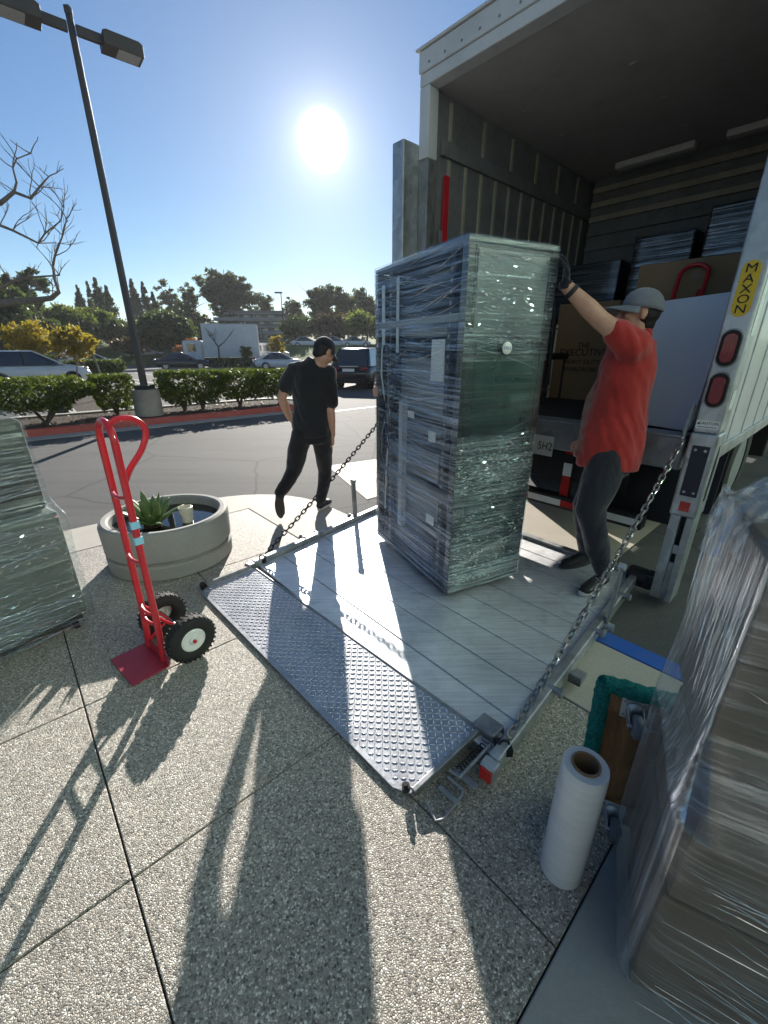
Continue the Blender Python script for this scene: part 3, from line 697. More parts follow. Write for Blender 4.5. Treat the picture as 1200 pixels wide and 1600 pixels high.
for z in (1.562, 1.352):
    lb = badge(cR, 'tail_lamp', vc, z, .096, .19, 2.8745, .008, GALVD, .003)
    rb_ = badge(lb, 'rubber_ring', vc, z, .086, .175, 2.8655, .008, RUB, .003)
    badge(lb, 'lens', vc, z, .058, .142, 2.856, .007, LENS, .0025)
    ld = badge(cL, 'tail_lamp', -3.043, z, .096, .19, 2.8895, .008, RUB, .003); badge(ld, 'lens', -3.043, z, .062, .15, 2.8805, .006, LENS)
yb = badge(cR, 'badge', vc, 1.835, .078, .25, 2.8745, .004, YEL, .0015)
for i, ch in enumerate('MAXON'): text('letter', ch, .056, INK, yb, tw(vc, 2.8695, 1.925-.0455*i), VX, (0,0,1), .001, 1.15)
m = MB(tw); m.box(-.568, -.462, 2.8725, 2.8745, 1.145, 1.19); ct = m.build('caution_label', WHITEM, cR)
text('caution_text', 'CAUTION', .021, INK, ct, tw(-.51, 2.8720, 1.175), VX, (0,0,1), sx=.95); m = MB(tw); m.box(-.558, -.472, 2.8716, 2.8722, 1.1525, 1.1555); m.build('fine_print', INK, ct)
m = MB(tw); m.prism([(-.563, 2.872, 1.168), (-.549, 2.872, 1.168), (-.556, 2.872, 1.181)], (0, -.0006, 0)); m.build('warning_triangle', INK, ct)
m = MB(tw); m.box(-.4515, -.4495, 2.92, 3.0, 1.62, 1.95); m.box(-.4515, -.4495, 2.92, 3.0, 1.25, 1.35); m.build('side_sticker', M('sticker', (.6, .62, .6), .5, 0, .3, 60), cR)
m = MB(tw); m.prism([(-.4455, 2.94, .72), (-.4455, 2.97, .72), (-.4455, 2.99, .86), (-.4455, 2.99, 1.0), (-.4455, 2.96, 1.05), (-.4455, 2.94, .95)], (.002, 0, 0)); m.build('slot', BLK, cR)
# chains
def chain(parent, pts, mat, label):
    r = bpy.data.objects.new('chain', None); sc.collection.objects.link(r); r.parent = parent; r.location = Vector(pts[0]) - wloc(parent); tag(r, label)
    a, b, wr = .0125, .0125, .0052                       # half straight, end radius
    ring = [(a + b*math.cos(t), b*math.sin(t)) for t in [rad(x) for x in range(-90, 91, 30)]] + [(-a + b*math.cos(t), b*math.sin(t)) for t in [rad(x) for x in range(90, 271, 30)]]
    lm = MB(); lm.tube([(x, y, 0) for x, y in ring], wr, 6, closed=True); me = None
    P_ = [Vector(p) for p in pts]; L_ = [0]
    for i in range(1, len(P_)): L_.append(L_[-1] + (P_[i]-P_[i-1]).length)
    def at(d):
        for i in range(1, len(P_)):
            if d <= L_[i]: return P_[i-1].lerp(P_[i], (d-L_[i-1])/(L_[i]-L_[i-1]))
        return P_[-1]
    pitch = 2*a + 2*b - 2*wr + .0; n = int(L_[-1]/pitch)
    for k in range(n):
        p, q = at(k*pitch), at((k+1)*pitch); x = (q-p).normalized(); s_ = x.cross(Vector((0,0,1))).normalized(); t_ = x.cross(s_)
        th = rad(45 + 90*(k % 2) + RN.uniform(-14, 14)); y = s_*math.cos(th) + t_*math.sin(th); z = x.cross(y)
        if me is None: o = lm.build('link', mat, r, smooth=True, local=True); me = o.data
        else: o = link('link', me, r)
        o.matrix_local = Matrix.Translation((p+q)/2 - wloc(r)) @ Matrix((x, y, z)).transposed().to_4x4()
    return r
hkR = tw(-.60, 2.82, 1.07); hkL = tw(-2.96, 2.84, 1.12)
def sag(a, b, s, n=14): return [Vector(a).lerp(Vector(b), k/n) - Vector((0,0,s*4*(k/n)*(1-k/n))) for k in range(n+1)]
for hk, cc in ((hkR, cR), (hkL, cL)):
    m = MB(); m.tube([hk+Vector((0,0,.07)), hk+Vector((0,0,.02)), hk-UX*.02, hk-UX*.03+Vector((0,0,.03))], .009, 8); m.bar(hk+Vector((0,0,.05)), hk+Vector((0,0,.20))+UX*.06, .04, .014, up=VX); m.build('hook', GALVD, cc, bevel=.002)
chain(TL, sag(hkR, BL(.03, 1.0, .035), .045), CHROME, 'bright steel chain on the near side of the lift')
chain(TL, sag(hkL, BL(.03, 0.0, .035), .03), BLK, 'dark chain on the far side of the lift')
for t in (0, 1):
    p = BL(.03, t, .03); m = MB(); m.tube([p + Vector((math.cos(k)*.02, 0, math.sin(k)*.02+.005)) for k in np.linspace(0, 6.0, 12)], .006, 6); m.obox(p-Vector((.03,.03,.03)), (.06,0,0), (0,.06,0), (0,0,.035)); m.build('chain_anchor', BLK, PL, bevel=.004)

# ================================================================== wrapping film as a loose skin
def roundpoly(c, r, n=4, per=10):
    # c: list of 2d corners, returns a rounded, evenly sampled ring
    c = [Vector(p) for p in c]; out = []; m_ = len(c)
    for i in range(m_):
        p0, p1, p2 = c[i-1], c[i], c[(i+1) % m_]
        a = (p0-p1).normalized(); b = (p2-p1).normalized(); s, e = p1 + a*r, p1 + b*r
        for k in range(n+1):
            t = k/n; out.append(s*(1-t)**2 + p1*2*t*(1-t) + e*t**2)
        nx_ = (c[(i+1) % m_] + (c[(i+1) % m_]-c[(i+2) % m_]).normalized()*-0 - e)
        e2 = c[(i+1) % m_] + (p1-c[(i+1) % m_]).normalized()*r
        for k in range(1, per): out.append(e.lerp(e2, k/per))
    return out
def skin(levels, fn, amp=.004, fz=60, seed=0, top=True, bottom=False):
    # levels: (z, ring of 2d points)
    m = MB(); n = len(levels[0][1]); vs_ = []; cx = sum((p for p in levels[0][1]), Vector((0, 0)))/n
    for z, ring in levels:
        for k, p in enumerate(ring):
            d = (p-cx).normalized(); q = noise.noise((p.x*3+seed, p.y*3, z*fz)) + .6*noise.noise((p.x*9, p.y*9+seed, z*fz*.4))
            o = p + d*(amp*q); vs_.append(fn(o.x, o.y, z + .002*noise.noise((k*.3, z*9, seed))))
    fs = [(j*n+k, j*n+(k+1) % n, (j+1)*n+(k+1) % n, (j+1)*n+k) for j in range(len(levels)-1) for k in range(n)]
    if top: fs.append(tuple((len(levels)-1)*n+k for k in range(n)))
    if bottom: fs.append(tuple(range(n))[::-1])
    m.add(vs_, fs); return m
FILM_R = film('stretch_film_side', (1.1, 1.1, 110), (.20, .14, 0), .05, .6, (.78, .87, 1.0), .09, .6, .08, .47, .62)
FILM_F = film('stretch_film_front', (1.3, 1.3, 115), (.05, -.10, 0), .14, .74, (.84, .98, .96), .06, 1.0, .04, .46, .62, .02)
FILM_C = film('stretch_film_clear', (1.4, 1.4, 50), (.05, -.05, 0), .10, .34, (.85, .98, .96), .07, .25, .1, .47, .68)
FILM_L = film('stretch_film_dark', (1.2, 1.2, 105), (.10, .08, 0), .04, .5, (.86, .95, .93), .1, .7, .08, .47, .64)
FILM_P = film('stretch_film_loose', (4.5, 4.5, 110), (.25, -.4, .1), .10, .48, (.90, .92, .98), .15, .2, .3, .49, .70, .004)
FILM_V = film('stretch_film_pulled', (75, 75, 2.2), (.10, -.08, .1), .26, .8, (.92, .94, 1.0), .14, .25, .25, .47, .64, .006)
FILM_W = film('stretch_film_bunched', (30, 30, 6), (.5, -.4, .3), .10, .6, (.97, .97, 1.0), .14, .5, .45, .45, .64, .006)

# ================================================================== server rack
RO = Vector((.393, 2.235, .088)); RA = rad(26)
RK = thing('server_rack', 'tall server rack wrapped in clear stretch film standing on the lift platform', 'server rack', RO, RA)
RW, RD, RH = .575, 1.03, 1.965
RKF = M('rack_steel', (.05, .055, .06), .25, .5, .15, 5, .03, 60, coat=.8); RKD = M('rack_black', (.012, .012, .014), .5, .2, .3, 8)
RKG = M('rack_grey', (.15, .158, .165), .3, .5, .2, 6, coat=.6); RKT = M('rack_teal_glass', (.02, .04, .042), .08, 0, .2, 3, coat=1.0)
def rk(name, mat, *bx, parent=RK, bevel=0, smooth=False):
    m = MB()
    for b in bx: m.box(*b)
    return m.build(name, mat, parent, bevel=bevel, local=True, smooth=smooth)
for x in (0, RW-.045):
    for y in (0, RD-.045): rk('corner_post', RKF, (x, x+.045, y, y+.045, .06, RH-.03), bevel=.004)
rk('top_panel', RKG, (.0, RW, 0, RD, RH-.029, RH), bevel=.006)
rk('base', RKD, (.0, RW, 0, RD, .03, .059), bevel=.004)
for x in (.06, RW-.06):
    for y in (.08, RD-.08):
        m = MB(); m.lathe([(.006, -.011), (.024, -.011), (.027, -.006), (.027, .006), (.024, .011), (.006, .011)], 16, (x, y, .028), (1,0,0)); cs = m.build('caster', RUB, RK, local=True, smooth=True)
        m = MB(); m.box(x-.018, x+.018, y-.02, y+.02, .029, .0299); m.build('fork', GALVD, cs, local=True)
dr = rk('front_door', RKF, (.046, RW-.046, .001, .018, .062, RH-.032), bevel=.003)
rk('mesh_panel', RKT, (.085, RW-.085, -.003, .0005, .11, 1.50), parent=dr)
rk('head_panel', RKG, (.06, RW-.06, -.004, .0005, 1.54, RH-.05), parent=dr, bevel=.003)
for k in range(26):
    z = .14 + k*.052; rk('mesh_bar', RKD, (.09, RW-.09, -.0045, -.0032, z, z+.006), parent=dr)
m = MB(); m.lathe([(.031, 0), (.031, .004), (.028, .006)], 28, (RW*.47, -.022, 1.475), (0, -1, 0)); bd = m.build('badge', M('badge_white', (.66, .66, .64), .4), RK, local=True, smooth=True)
def ltext(s, size, mat, parent, pos, right, up, sx=1): 
    o = text('lettering', s, size, mat, None, pos, right, up, .0004, sx); o.parent = parent; return o
ltext('DELL', .020, BLUEI, bd, (RW*.47, -.0284, 1.475), (1,0,0), (0,0,1), 1.15)
# what shows through the open side: equipment, rails, cables, labels
rk('far_side_panel', RKD, (RW-.02, RW-.005, .046, RD-.046, .062, RH-.032))
rk('rear_door', RKF, (.046, RW-.046, RD-.018, RD-.001, .062, RH-.032))
un = [(.12, .28, 0), (.30, .34, 1), (.36, .40, 0), (.42, .60, 2), (.62, .66, 0), (.68, .86, 1), (.90, .94, 0), (.96, 1.0, 2), (1.02, 1.06, 0), (1.10, 1.42, 2), (1.46, 1.50, 0), (1.54, 1.60, 1), (1.64, 1.84, 0)]
mu = [RKD, RKG, M('server_silver', (.26, .27, .28), .4, .4, .2, 7)]
for i, (z0, z1, k) in enumerate(un):
    d0 = RN.uniform(.18, .28); rk('server', mu[k], (.05+RN.uniform(0, .03), RW-.06, d0, RN.uniform(.78, .92), z0, z1), bevel=.003)
for y in (.12, .80): 
    rr_ = rk('mounting_rail', RKD, (.012, .05, y, y+.04, .07, RH-.04))
    for k in range(34): rk('rail_hole', RKG, (.0105, .0118, y+.012, y+.028, .12+k*.052, .14+k*.052), parent=rr_)
rk('white_panel', WHITEM, (.008, .012, .17, .30, 1.30, 1.52)); rk('white_strip', WHITEM, (.006, .01, .90, .94, 1.50, 1.86)); rk('white_strip', WHITEM, (.006, .01, .70, .73, 1.45, 1.88))
rk('label_tag', WHITEM, (.008, .011, .22, .30, .95, 1.01)); rk('label_tag', WHITEM, (.008, .011, .20, .29, .42, .48)); rk('label_tag', WHITEM, (.008, .011, .48, .56, 1.06, 1.1))
rk('cross_rail', RKG, (.004, .03, .05, RD-.05, 1.60, 1.64)); rk('cross_rail', RKG, (.004, .03, .05, RD-.05, .62, .65)); rk('power_strip', M('strip_white', (.45, .45, .46), .4), (.012, .05, .64, .69, .25, 1.15))
for k in range(9):
    y0 = RN.uniform(.76, .95); zt = RN.uniform(1.2, 1.7); p = [(.03, y0, zt - t*(zt-.3)/8 ) for t in range(9)]
    p = [(.03+.015*math.sin(i*1.3+k), y+.05*math.sin(i*.9+k*2), z) for i, (x, y, z) in enumerate(p)]
    m = MB(); m.tube(p, .006, 6); m.build('cable', (RKD, RKG, BLUEI, WHITEM)[k % 4], RK, local=True, smooth=True)
ring = roundpoly([(-.006, -.007), (RW+.006, -.007), (RW+.006, RD+.006), (-.006, RD+.006)], .008, 2, 14)
lv = [(z, ring) for z in np.linspace(.0, RH+.004, 110)]
def part_film(z0, z1, mat_f, mat_s):
    l = [(z, ring) for z in np.linspace(z0, z1, max(4, int((z1-z0)*60)))]
    m = skin(l, lambda x, y, z: Vector((x, y, z)), .003, 14, 3, top=z1 > RH)
    n = len(ring)
    for i, f in enumerate(m.f):
        if len(f) == 4:
            c = sum((m.v[k] for k in f), Vector())/4
            m.mi[i] = 0 if c.y < .01 and c.x > .01 else 1
    return m.build('stretch_film', [mat_f, mat_s], RK, smooth='all', local=True)
def strandmat(name, col, k):
    t = NT(name); g = t.node('ShaderNodeBsdfGlossy', {'Color': (*col, 1), 'Roughness': .12}); d = t.node('ShaderNodeBsdfDiffuse', {'Color': (*col, 1)}); gd = t.node('ShaderNodeMixShader', {0: .3, 1: g.outputs[0], 2: d.outputs[0]})
    op = t.ramp(t.noise(t.coord(), 30, 3), [(.35, k*.3), (.65, k)]); tr = t.node('ShaderNodeBsdfTransparent'); return t.fin(t.node('ShaderNodeMixShader', {0: op, 1: tr.outputs[0], 2: gd.outputs[0]}))
STR = strandmat('film_fold', (.86, .92, .96), .75)
def folds(parent, fn, W, H, n, slope, seed, bands=None, r=(.0006, .0016), local=True, zmin=.05, sd=.08):
    g = random.Random(seed); m = MB()
    for i in range(n):
        L_ = W*g.choice((.2, .35, .6, .95))*g.uniform(.7, 1); x0 = g.uniform(0, W-L_); z0 = g.uniform(zmin, H) if not bands else g.uniform(*g.choice(bands)); s = g.gauss(slope, sd); c = g.uniform(-.02, .02); w_ = g.uniform(*r)
        if z0 + s*L_ > H-.01 or z0 + s*L_ < .02: s = 0
        pts = [fn(x0 + L_*t, z0 + s*L_*t + c*math.sin(math.pi*t), w_*.3) for t in (0, .2, .4, .6, .8, 1)]
        m.tube(pts, [w_*.2, w_, w_*g.uniform(.5, 1), w_, w_*g.uniform(.4, 1), w_*.2], 4)
    return tag(m.build('film_folds', STR, parent, local=local), None, kind='stuff')
def glints(parent, fn, nrm_, W, bands, n, seed, mat, local=True, s=(.004, .016)):  # small pale facets added as glints, to make the film sparkle
    g = random.Random(seed); m = MB(); nn = Vector(nrm_).normalized(); rt_ = nn.cross(Vector((0,0,1))).normalized(); up_ = rt_.cross(nn)
    for i in range(n):
        x = g.uniform(.02, W-.02); z = g.gauss(0, 1); b_ = g.choice(bands); z = b_[0] + (b_[1]-b_[0])*g.random(); c = fn(x, z, .003); k = (nn + rt_*g.gauss(0, .22) + up_*g.gauss(0, .22)).normalized(); a = k.cross(up_).normalized(); b = k.cross(a)
        l = g.uniform(*s); h = l*g.uniform(.12, .4); t = g.gauss(0, .25); a2 = a*math.cos(t) + b*math.sin(t); b2 = k.cross(a2)
        m.add([c - a2*l, c - b2*h, c + a2*l, c + b2*h], [(0, 1, 2, 3)])
    return tag(m.build('film_glints', mat, parent, local=local), None, kind='stuff')
GLT = strandmat('film_glint', (.90, .98, .96), 1.0)
ff = lambda x, z, o: Vector((x, -.008-o, z)); fs_ = lambda x, z, o: Vector((-.007-o, x, z))
folds(RK, ff, RW, RH-.02, 150, -.12, 1, [(1.45, 1.93), (1.45, 1.93), (.1, .98)]); folds(RK, ff, RW, RH, 60, .25, 2, [(1.42, 1.9), (.1, .95)]); folds(RK, fs_, RD, RH-.02, 230, .10, 3); folds(RK, fs_, RD, RH-.02, 90, -.16, 4)
glints(RK, ff, (0, -1, 0), RW, [(.62, 1.02), (.3, .6), (.08, .3), (.70, .95), (.75, .9), (1.5, 1.9)], 1400, 5, GLT)
part_film(1.41, RH+.004, FILM_F, FILM_R); part_film(1.02, 1.409, FILM_C, FILM_R); part_film(.035, 1.019, FILM_F, FILM_R)

# ================================================================== hand truck
HC = Vector((-1.235, 1.812, 0)); he = Vector((.768, -.64, 0)).normalized(); hn = Vector((.64, .768, 0)).normalized()
HT = thing('hand_truck', 'red steel hand truck with two pneumatic wheels standing on the plaza', 'hand truck', HC)
def hp(e, n, z): return HC + he*e + hn*n + Vector((0, 0, z))
HTM = MB(hp); HW = .088
for s in (-1, 1):
    m = MB(hp); m.tube([(s*HW, .0, .02), (s*HW, .008, .25), (s*HW, .012, .9), (s*HW, .012, 1.18)], [(.0165, .0145)]*4, 12, up=hn); m.build('upright', REDM, HT, smooth=True)
arc_ = [(HW*math.cos(t)*1.0, .012, 1.18+.085*math.sin(t)) for t in [rad(x) for x in range(0, 181, 10)]]
m = MB(hp); m.tube(arc_, .0155, 12); m.build('top_bow', REDM, HT, smooth=True)
m = MB(hp); m.tube(spline([(HW*.6, .012, 1.25), (HW*.6, .05, 1.272), (HW*.6, .11, 1.268), (HW*.6, .15, 1.235), (HW*.6, .155, 1.19), (HW*.6, .12, 1.12), (HW*.6, .06, 1.05), (HW*.6, .02, .98)]), .014, 10); m.build('handle', REDM, HT, smooth=True)
for z in (.24, .30, .60, .93):
    m = MB(hp); m.tube([(-HW, .008, z), (-HW*.5, -.004, z-.006), (0, -.008, z-.008), (HW*.5, -.004, z-.006), (HW, .008, z)], .009, 8); m.build('cross_bar', REDM, HT, smooth=True)
m = MB(hp); m.box(-.146, .146, -.18, .004, .008, .015); m.box(-.146, .146, -.003, .004, .0151, .07); m.build('toe_plate', M('worn_red', (.33, .025, .045), .4, 0, .2, 9, .05, 60, dirt=.35, dcol=(.22, .06, .07)), HT, bevel=.002)
m = MB(hp); m.cyl((-.20, .125, .127), (.20, .125, .127), .009, 12); m.build('axle', GALVD, HT, smooth=True)
for s in (-1, 1):
    m = MB(hp); m.tube([(s*.075, .012, .28), (s*.08, .08, .2), (s*.085, .125, .127), (s*.08, .05, .10), (s*.075, .01, .07)], .008, 8); m.build('axle_brace', REDM, HT, smooth=True)
    o = hp(s*.165, .125, .127); ax = he*s
    m = MB(); m.lathe([(.062, -.03), (.085, -.04), (.108, -.038), (.122, -.026), (.126, -.012), (.126, .012), (.122, .026), (.108, .038), (.085, .04), (.062, .03)], 40, o, ax, close=True); wh = m.build('wheel', RUB, HT, smooth='all')
    for k in range(30):
        a = 2*math.pi*k/30; b_ = ax.orthogonal().normalized(); c_ = ax.cross(b_); dr_ = b_*math.cos(a) + c_*math.sin(a); tn = ax.cross(dr_)
        for q in (-1, 1):
            m = MB(); m.obox(o + dr_*.119 + ax*(q*.020-.011) - tn*.005, ax*.022, tn*.010, dr_*.009); m.build('tread_block', RUB, wh)
    m = MB(); m.lathe([(.064, .031), (.058, .034), (.054, .022), (.03, .016), (.024, .034), (.018, .04), (.0, .041)], 32, o, ax); rm = m.build('rim', WHITEM, wh, smooth=True)
    m = MB(); m.lathe([(.010, .041), (.010, .052), (.0, .056)], 12, o, ax); m.build('hub_cap', REDM, rm)
    for k in range(5):
        a = 2*math.pi*k/5; b_ = ax.orthogonal().normalized(); c_ = ax.cross(b_); q = o + (b_*math.cos(a)+c_*math.sin(a))*.042 + ax*.019
        m = MB(); m.lathe([(.005, 0), (.005, .005)], 6, q, ax); m.build('rim_bolt', GALVD, rm)
for z in (.70, .78):
    m = MB(hp); m.box(HW-.004, HW+.0172, -.008, .03, z, z+.035); m.build('tape_mark', M('pale_blue_tape', (.25, .5, .65), .5), HT)

# ================================================================== round planter with agave and water
PC = Vector((-1.715, 3.02, 0)); PT = thing('planter', 'round grey concrete planter bowl at the plaza edge', 'planter', PC)
m = MB(); m.lathe([(.0, 0), (0.4322, 0), (0.4512, .01), (0.4541, .105), (0.4389, .118), (.0, .118)], 64, PC); m.build('base_ring', PLANTER, PT, smooth=True)
m = MB(); m.lathe([(.0, .119), (0.4294, .119), (0.4294, .132), (0.4541, .15), (0.4598, .34), (0.4503, .365), (0.4322, .376), (0.4037, .374), (0.3895, .36), (0.3847, .27), (0.3800, .20), (.0, .20)], 64, PC); m.build('bowl', PLANTER, PT, smooth=True)
m = MB(); m.lathe([(.0, .295), (0.3838, .295), (0.3838, .300), (0, .300)], 48, PC); m.build('water', WATER, PT)
AG = thing('agave', 'green agave growing out of the dark water in the round planter', 'plant', PC + Vector((-.06, -.10, .28)))
ac = PC + Vector((-.06, -.10, .28))
m = MB(); m.ell(ac + Vector((0,0,.0)), (.075, .075, .05)); m.build('root_mound', SOIL, AG, smooth='all')
for i in range(19):
    az = i*2.399; tl = .12 + .72*(i/19); L_ = .20 + .08*RN.random(); d = Vector((math.cos(az), math.sin(az), 0))
    p = []; r = []
    for k in range(7):
        t = k/6; b_ = 1.45 - tl*1.1 - t*.25*tl
        p.append(ac + d*(.02 + L_*t*math.cos(b_)) + Vector((0,0,.02 + L_*t*math.sin(b_)*1.02 )))
        wd = .048*(1-t)**.55*(.55+1.2*t if t < .4 else 1.03) + .0006; r.append((wd*.28, wd))
    m = MB(); m.tube(p, r, 8, up=d if abs(d.z) < .9 else None); m.build('leaf', L_AGA, AG, smooth='all')
m = MB(); q = PC + Vector((.17, -.02, .23)); m.lathe([(.040, 0), (.040, .14), (.052, .142), (.053, .19), (.044, .193), (.043, .10), (0, .10)], 24, q); tag(m.build('standpipe', PVC, None, smooth=True), 'short white plastic standpipe rising from the planter water', 'pipe')

# ================================================================== wrapped bundle at the left edge
c0 = Vector((-1.735, 2.105)); d1 = Vector((-.57, -.82)).normalized(); d2 = Vector((-.82, .57)).normalized()
LB = thing('wrapped_bundle', 'dark two-tier bundle wrapped in shiny film at the left edge', 'wrapped goods', (c0.x, c0.y, 0))
def quad2(o, a, b, la, lb, ia=0, ib=0): 
    o = o + a*ia + b*ib; return [o, o+b*(lb-2*ib), o+a*(la-2*ia)+b*(lb-2*ib), o+a*(la-2*ia)]
DRK = M('blanket_grey', (.045, .048, .048), .9, 0, .3, 7, .4, 40); DRK2 = M('crate_grey', (.12, .132, .126), .8, 0, .2, 4, .2, 30)
def qprism(poly, z0, z1): m = MB(); m.prism([(p.x, p.y, z0) for p in poly], (0, 0, z1-z0)); return m
lo = quad2(c0, d1, d2, .8, .62, .03, .03); up_ = quad2(c0 + d2*.05, d1, d2, .8, .5, .05, .03)
qprism(lo, .09, .74).build('cabinet', DRK2, LB, bevel=.02)
qprism(up_, .742, 1.235).build('upper_case', DRK, LB, bevel=.03)
qprism(quad2(c0, d1, d2, .8, .62, .06, .05), .05, .089).build('skid', BLK, LB)
for f in (.06, .55):
    for g_ in (.1, .7):
        p = c0 + d2*f + d1*g_; m = MB(); m.lathe([(.008, -.012), (.024, -.012), (.026, 0), (.024, .012), (.008, .012)], 14, (p.x, p.y, .026), (d1.x, d1.y, 0)); m.build('caster', RUB, LB, smooth=True)
r0 = roundpoly(quad2(c0, d1, d2, .8, .62), .035, 3, 14); r0b = roundpoly(quad2(c0, d1, d2, .8, .62, .02, .02), .05, 3, 14); r1 = roundpoly(quad2(c0+d2*.05, d1, d2, .8, .5, .03, .01), .04, 3, 14)
r2 = roundpoly(quad2(c0+d2*.055, d1, d2, .8, .5, .04, .02), .05, 3, 14)
lv = [(z, r0b) for z in (.035, .05)] + [(z, r0) for z in np.linspace(.08, .72, 34)]
for t in np.linspace(.1, 1, 8): lv.append((.72 + .10*t, [a.lerp(b, t**.8) for a, b in zip(r0, r1)]))
lv += [(z, [a.lerp(b, (z-.82)/.43) for a, b in zip(r1, r2)]) for z in np.linspace(.84, 1.25, 24)]
skin(lv, lambda x, y, z: Vector((x, y, z)), .005, 9, 5).build('stretch_film', FILM_L, LB, smooth='all')

fl_ = lambda x, z, o: Vector((*(c0 + d1*x - d2*(.002+o)), z)); fl2 = lambda x, z, o: Vector((*(c0 + d2*(.049-o) + d1*x), z))
folds(LB, fl_, .78, .74, 120, .06, 11, local=False) if False else None
_b = folds(LB, lambda x, z, o: fl_(x, z, o) - wloc(LB), .78, .72, 110, .06, 11); _b = folds(LB, lambda x, z, o: fl2(x, z, o) - wloc(LB), .76, 1.2, 70, -.05, 12, zmin=.86)
glints(LB, lambda x, z, o: fl_(x, z, o) - wloc(LB), (-d2.x, -d2.y, 0), .76, [(.1, .7), (.5, .72)], 260, 13, GLT)
# ================================================================== wrapped pallet stack at the right edge
dA = Vector((math.cos(rad(62)), math.sin(rad(62)))); dB = Vector((math.cos(rad(-28)), math.sin(rad(-28))))
n0 = Vector((.595, .535)); n1 = Vector((.668, .630))
PS = thing('wrapped_pallet_stack', 'two-tier stack of brown cartons bound in loose film at the right edge', 'wrapped goods', (n0.x, n0.y, 0))
lo = quad2(n0, dB, dA, .78, .45, .02, .03); up_ = quad2(n1, dB, dA, .66, .40, .012, .015)
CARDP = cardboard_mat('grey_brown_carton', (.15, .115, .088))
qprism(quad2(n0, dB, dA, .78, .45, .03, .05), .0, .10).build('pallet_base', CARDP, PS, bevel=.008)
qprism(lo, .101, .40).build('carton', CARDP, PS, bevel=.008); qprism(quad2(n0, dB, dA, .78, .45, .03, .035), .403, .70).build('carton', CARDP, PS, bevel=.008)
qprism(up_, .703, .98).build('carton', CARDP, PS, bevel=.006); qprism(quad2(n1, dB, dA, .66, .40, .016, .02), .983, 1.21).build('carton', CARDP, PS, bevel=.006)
r0 = roundpoly(quad2(n0, dB, dA, .78, .48, -.015, -.015), .07, 4, 18); rb0 = roundpoly(quad2(n0, dB, dA, .78, .45, .03, .03), .07, 4, 18); r1 = roundpoly(quad2(n1, dB, dA,   .66, .40, -.006, -.012), .014, 4, 18)
lv = [(.005, rb0), (.06, [a.lerp(b, .6) for a, b in zip(rb0, r0)])] + [(z, r0) for z in np.linspace(.1, .66, 40)]
for t in np.linspace(.08, 1, 12): lv.append((.66 + .16*t, [a.lerp(b, t**.75) for a, b in zip(r0, r1)]))
lv += [(z, r1) for z in np.linspace(.84, 1.22, 34)]
m = skin(lv, lambda x, y, z: Vector((x, y, z)), .004, 5, 9)
for i, f in enumerate(m.f):
    a_, b_, c_ = (m.v[k] for k in f[:3]); nn_ = (b_-a_).cross(c_-a_)
    if nn_.length > 0 and abs(nn_.normalized().dot(Vector((dB.x, dB.y, 0)))) > .55 and (a_.xy - n0).dot(dB) < .3: m.mi[i] = 1
m.build('stretch_film', [FILM_P, FILM_V], PS, smooth='all')
pf = lambda o0, a: (lambda x, z, o: Vector((*(o0 + a*x), z)) - wloc(PS))
folds(PS, pf(n0 - dA*.020, dB), .76, .66, 60, -.15, 21, r=(.0004, .0012), sd=.2); folds(PS, pf(n1 - dA*.024, dB), .64, 1.20, 60, -.2, 22, r=(.0004, .0012), zmin=.9, sd=.2)
g_ = random.Random(5); m = MB()
for i in range(120):
    x = g_.uniform(.0, .40); z0 = g_.uniform(.80, 1.05); z1 = min(1.2, z0 + g_.uniform(.06, .3)); p = n1 - dB*.010 + dA*x; q = n1 - dB*.010 + dA*(x + g_.gauss(0, .02)); w_ = g_.uniform(.0005, .0014)
    m.tube([Vector((p.x, p.y, z0)), Vector((p.x, p.y, z0)).lerp(Vector((q.x, q.y, z1)), .5), Vector((q.x, q.y, z1))], [w_*.2, w_, w_*.2], 4)
tag(m.build('film_folds', STR, PS), None, kind='stuff')
m = MB(); e0 = n1 - dB*.006 - dA*.018; m.tube([Vector((e0.x, e0.y, .80 + .05*k)) + Vector((.0015*math.sin(k*2.1), 0, 0)) for k in range(9)], .0022, 6); tag(m.build('film_edge', STR, PS), None)
# loose film gathered over the top
m = MB(); tc_ = n1 + dA*.33 + dB*.13; rings = []; n = 56
for j in range(13):
    t = j/12; z = 1.19 + .10*math.sin(t*2.2)
    for k in range(n):
        a = 2*math.pi*k/n; r = (.135*(1-t)**1.1 + .010)*(1 + .10*math.sin(a*5+t*3) + .05*math.sin(a*13+t*2) + .25*noise.noise((math.cos(a)*1.6, math.sin(a)*1.6, t*1.5)))
        q = tc_ + Vector((math.cos(a), math.sin(a)))*r*(1 if j else 1.05); m.v.append(Vector((q.x, q.y, z + .022*noise.noise((math.cos(a)*3, math.sin(a)*3, t*2+3)) - .05*(1-t)**3)))
m.f = [(j*n+k, j*n+(k+1) % n, (j+1)*n+(k+1) % n, (j+1)*n+k) for j in range(12) for k in range(n)]; m.mi = [0]*len(m.f)
m.build('film_gather', FILM_W, PS, smooth='all')
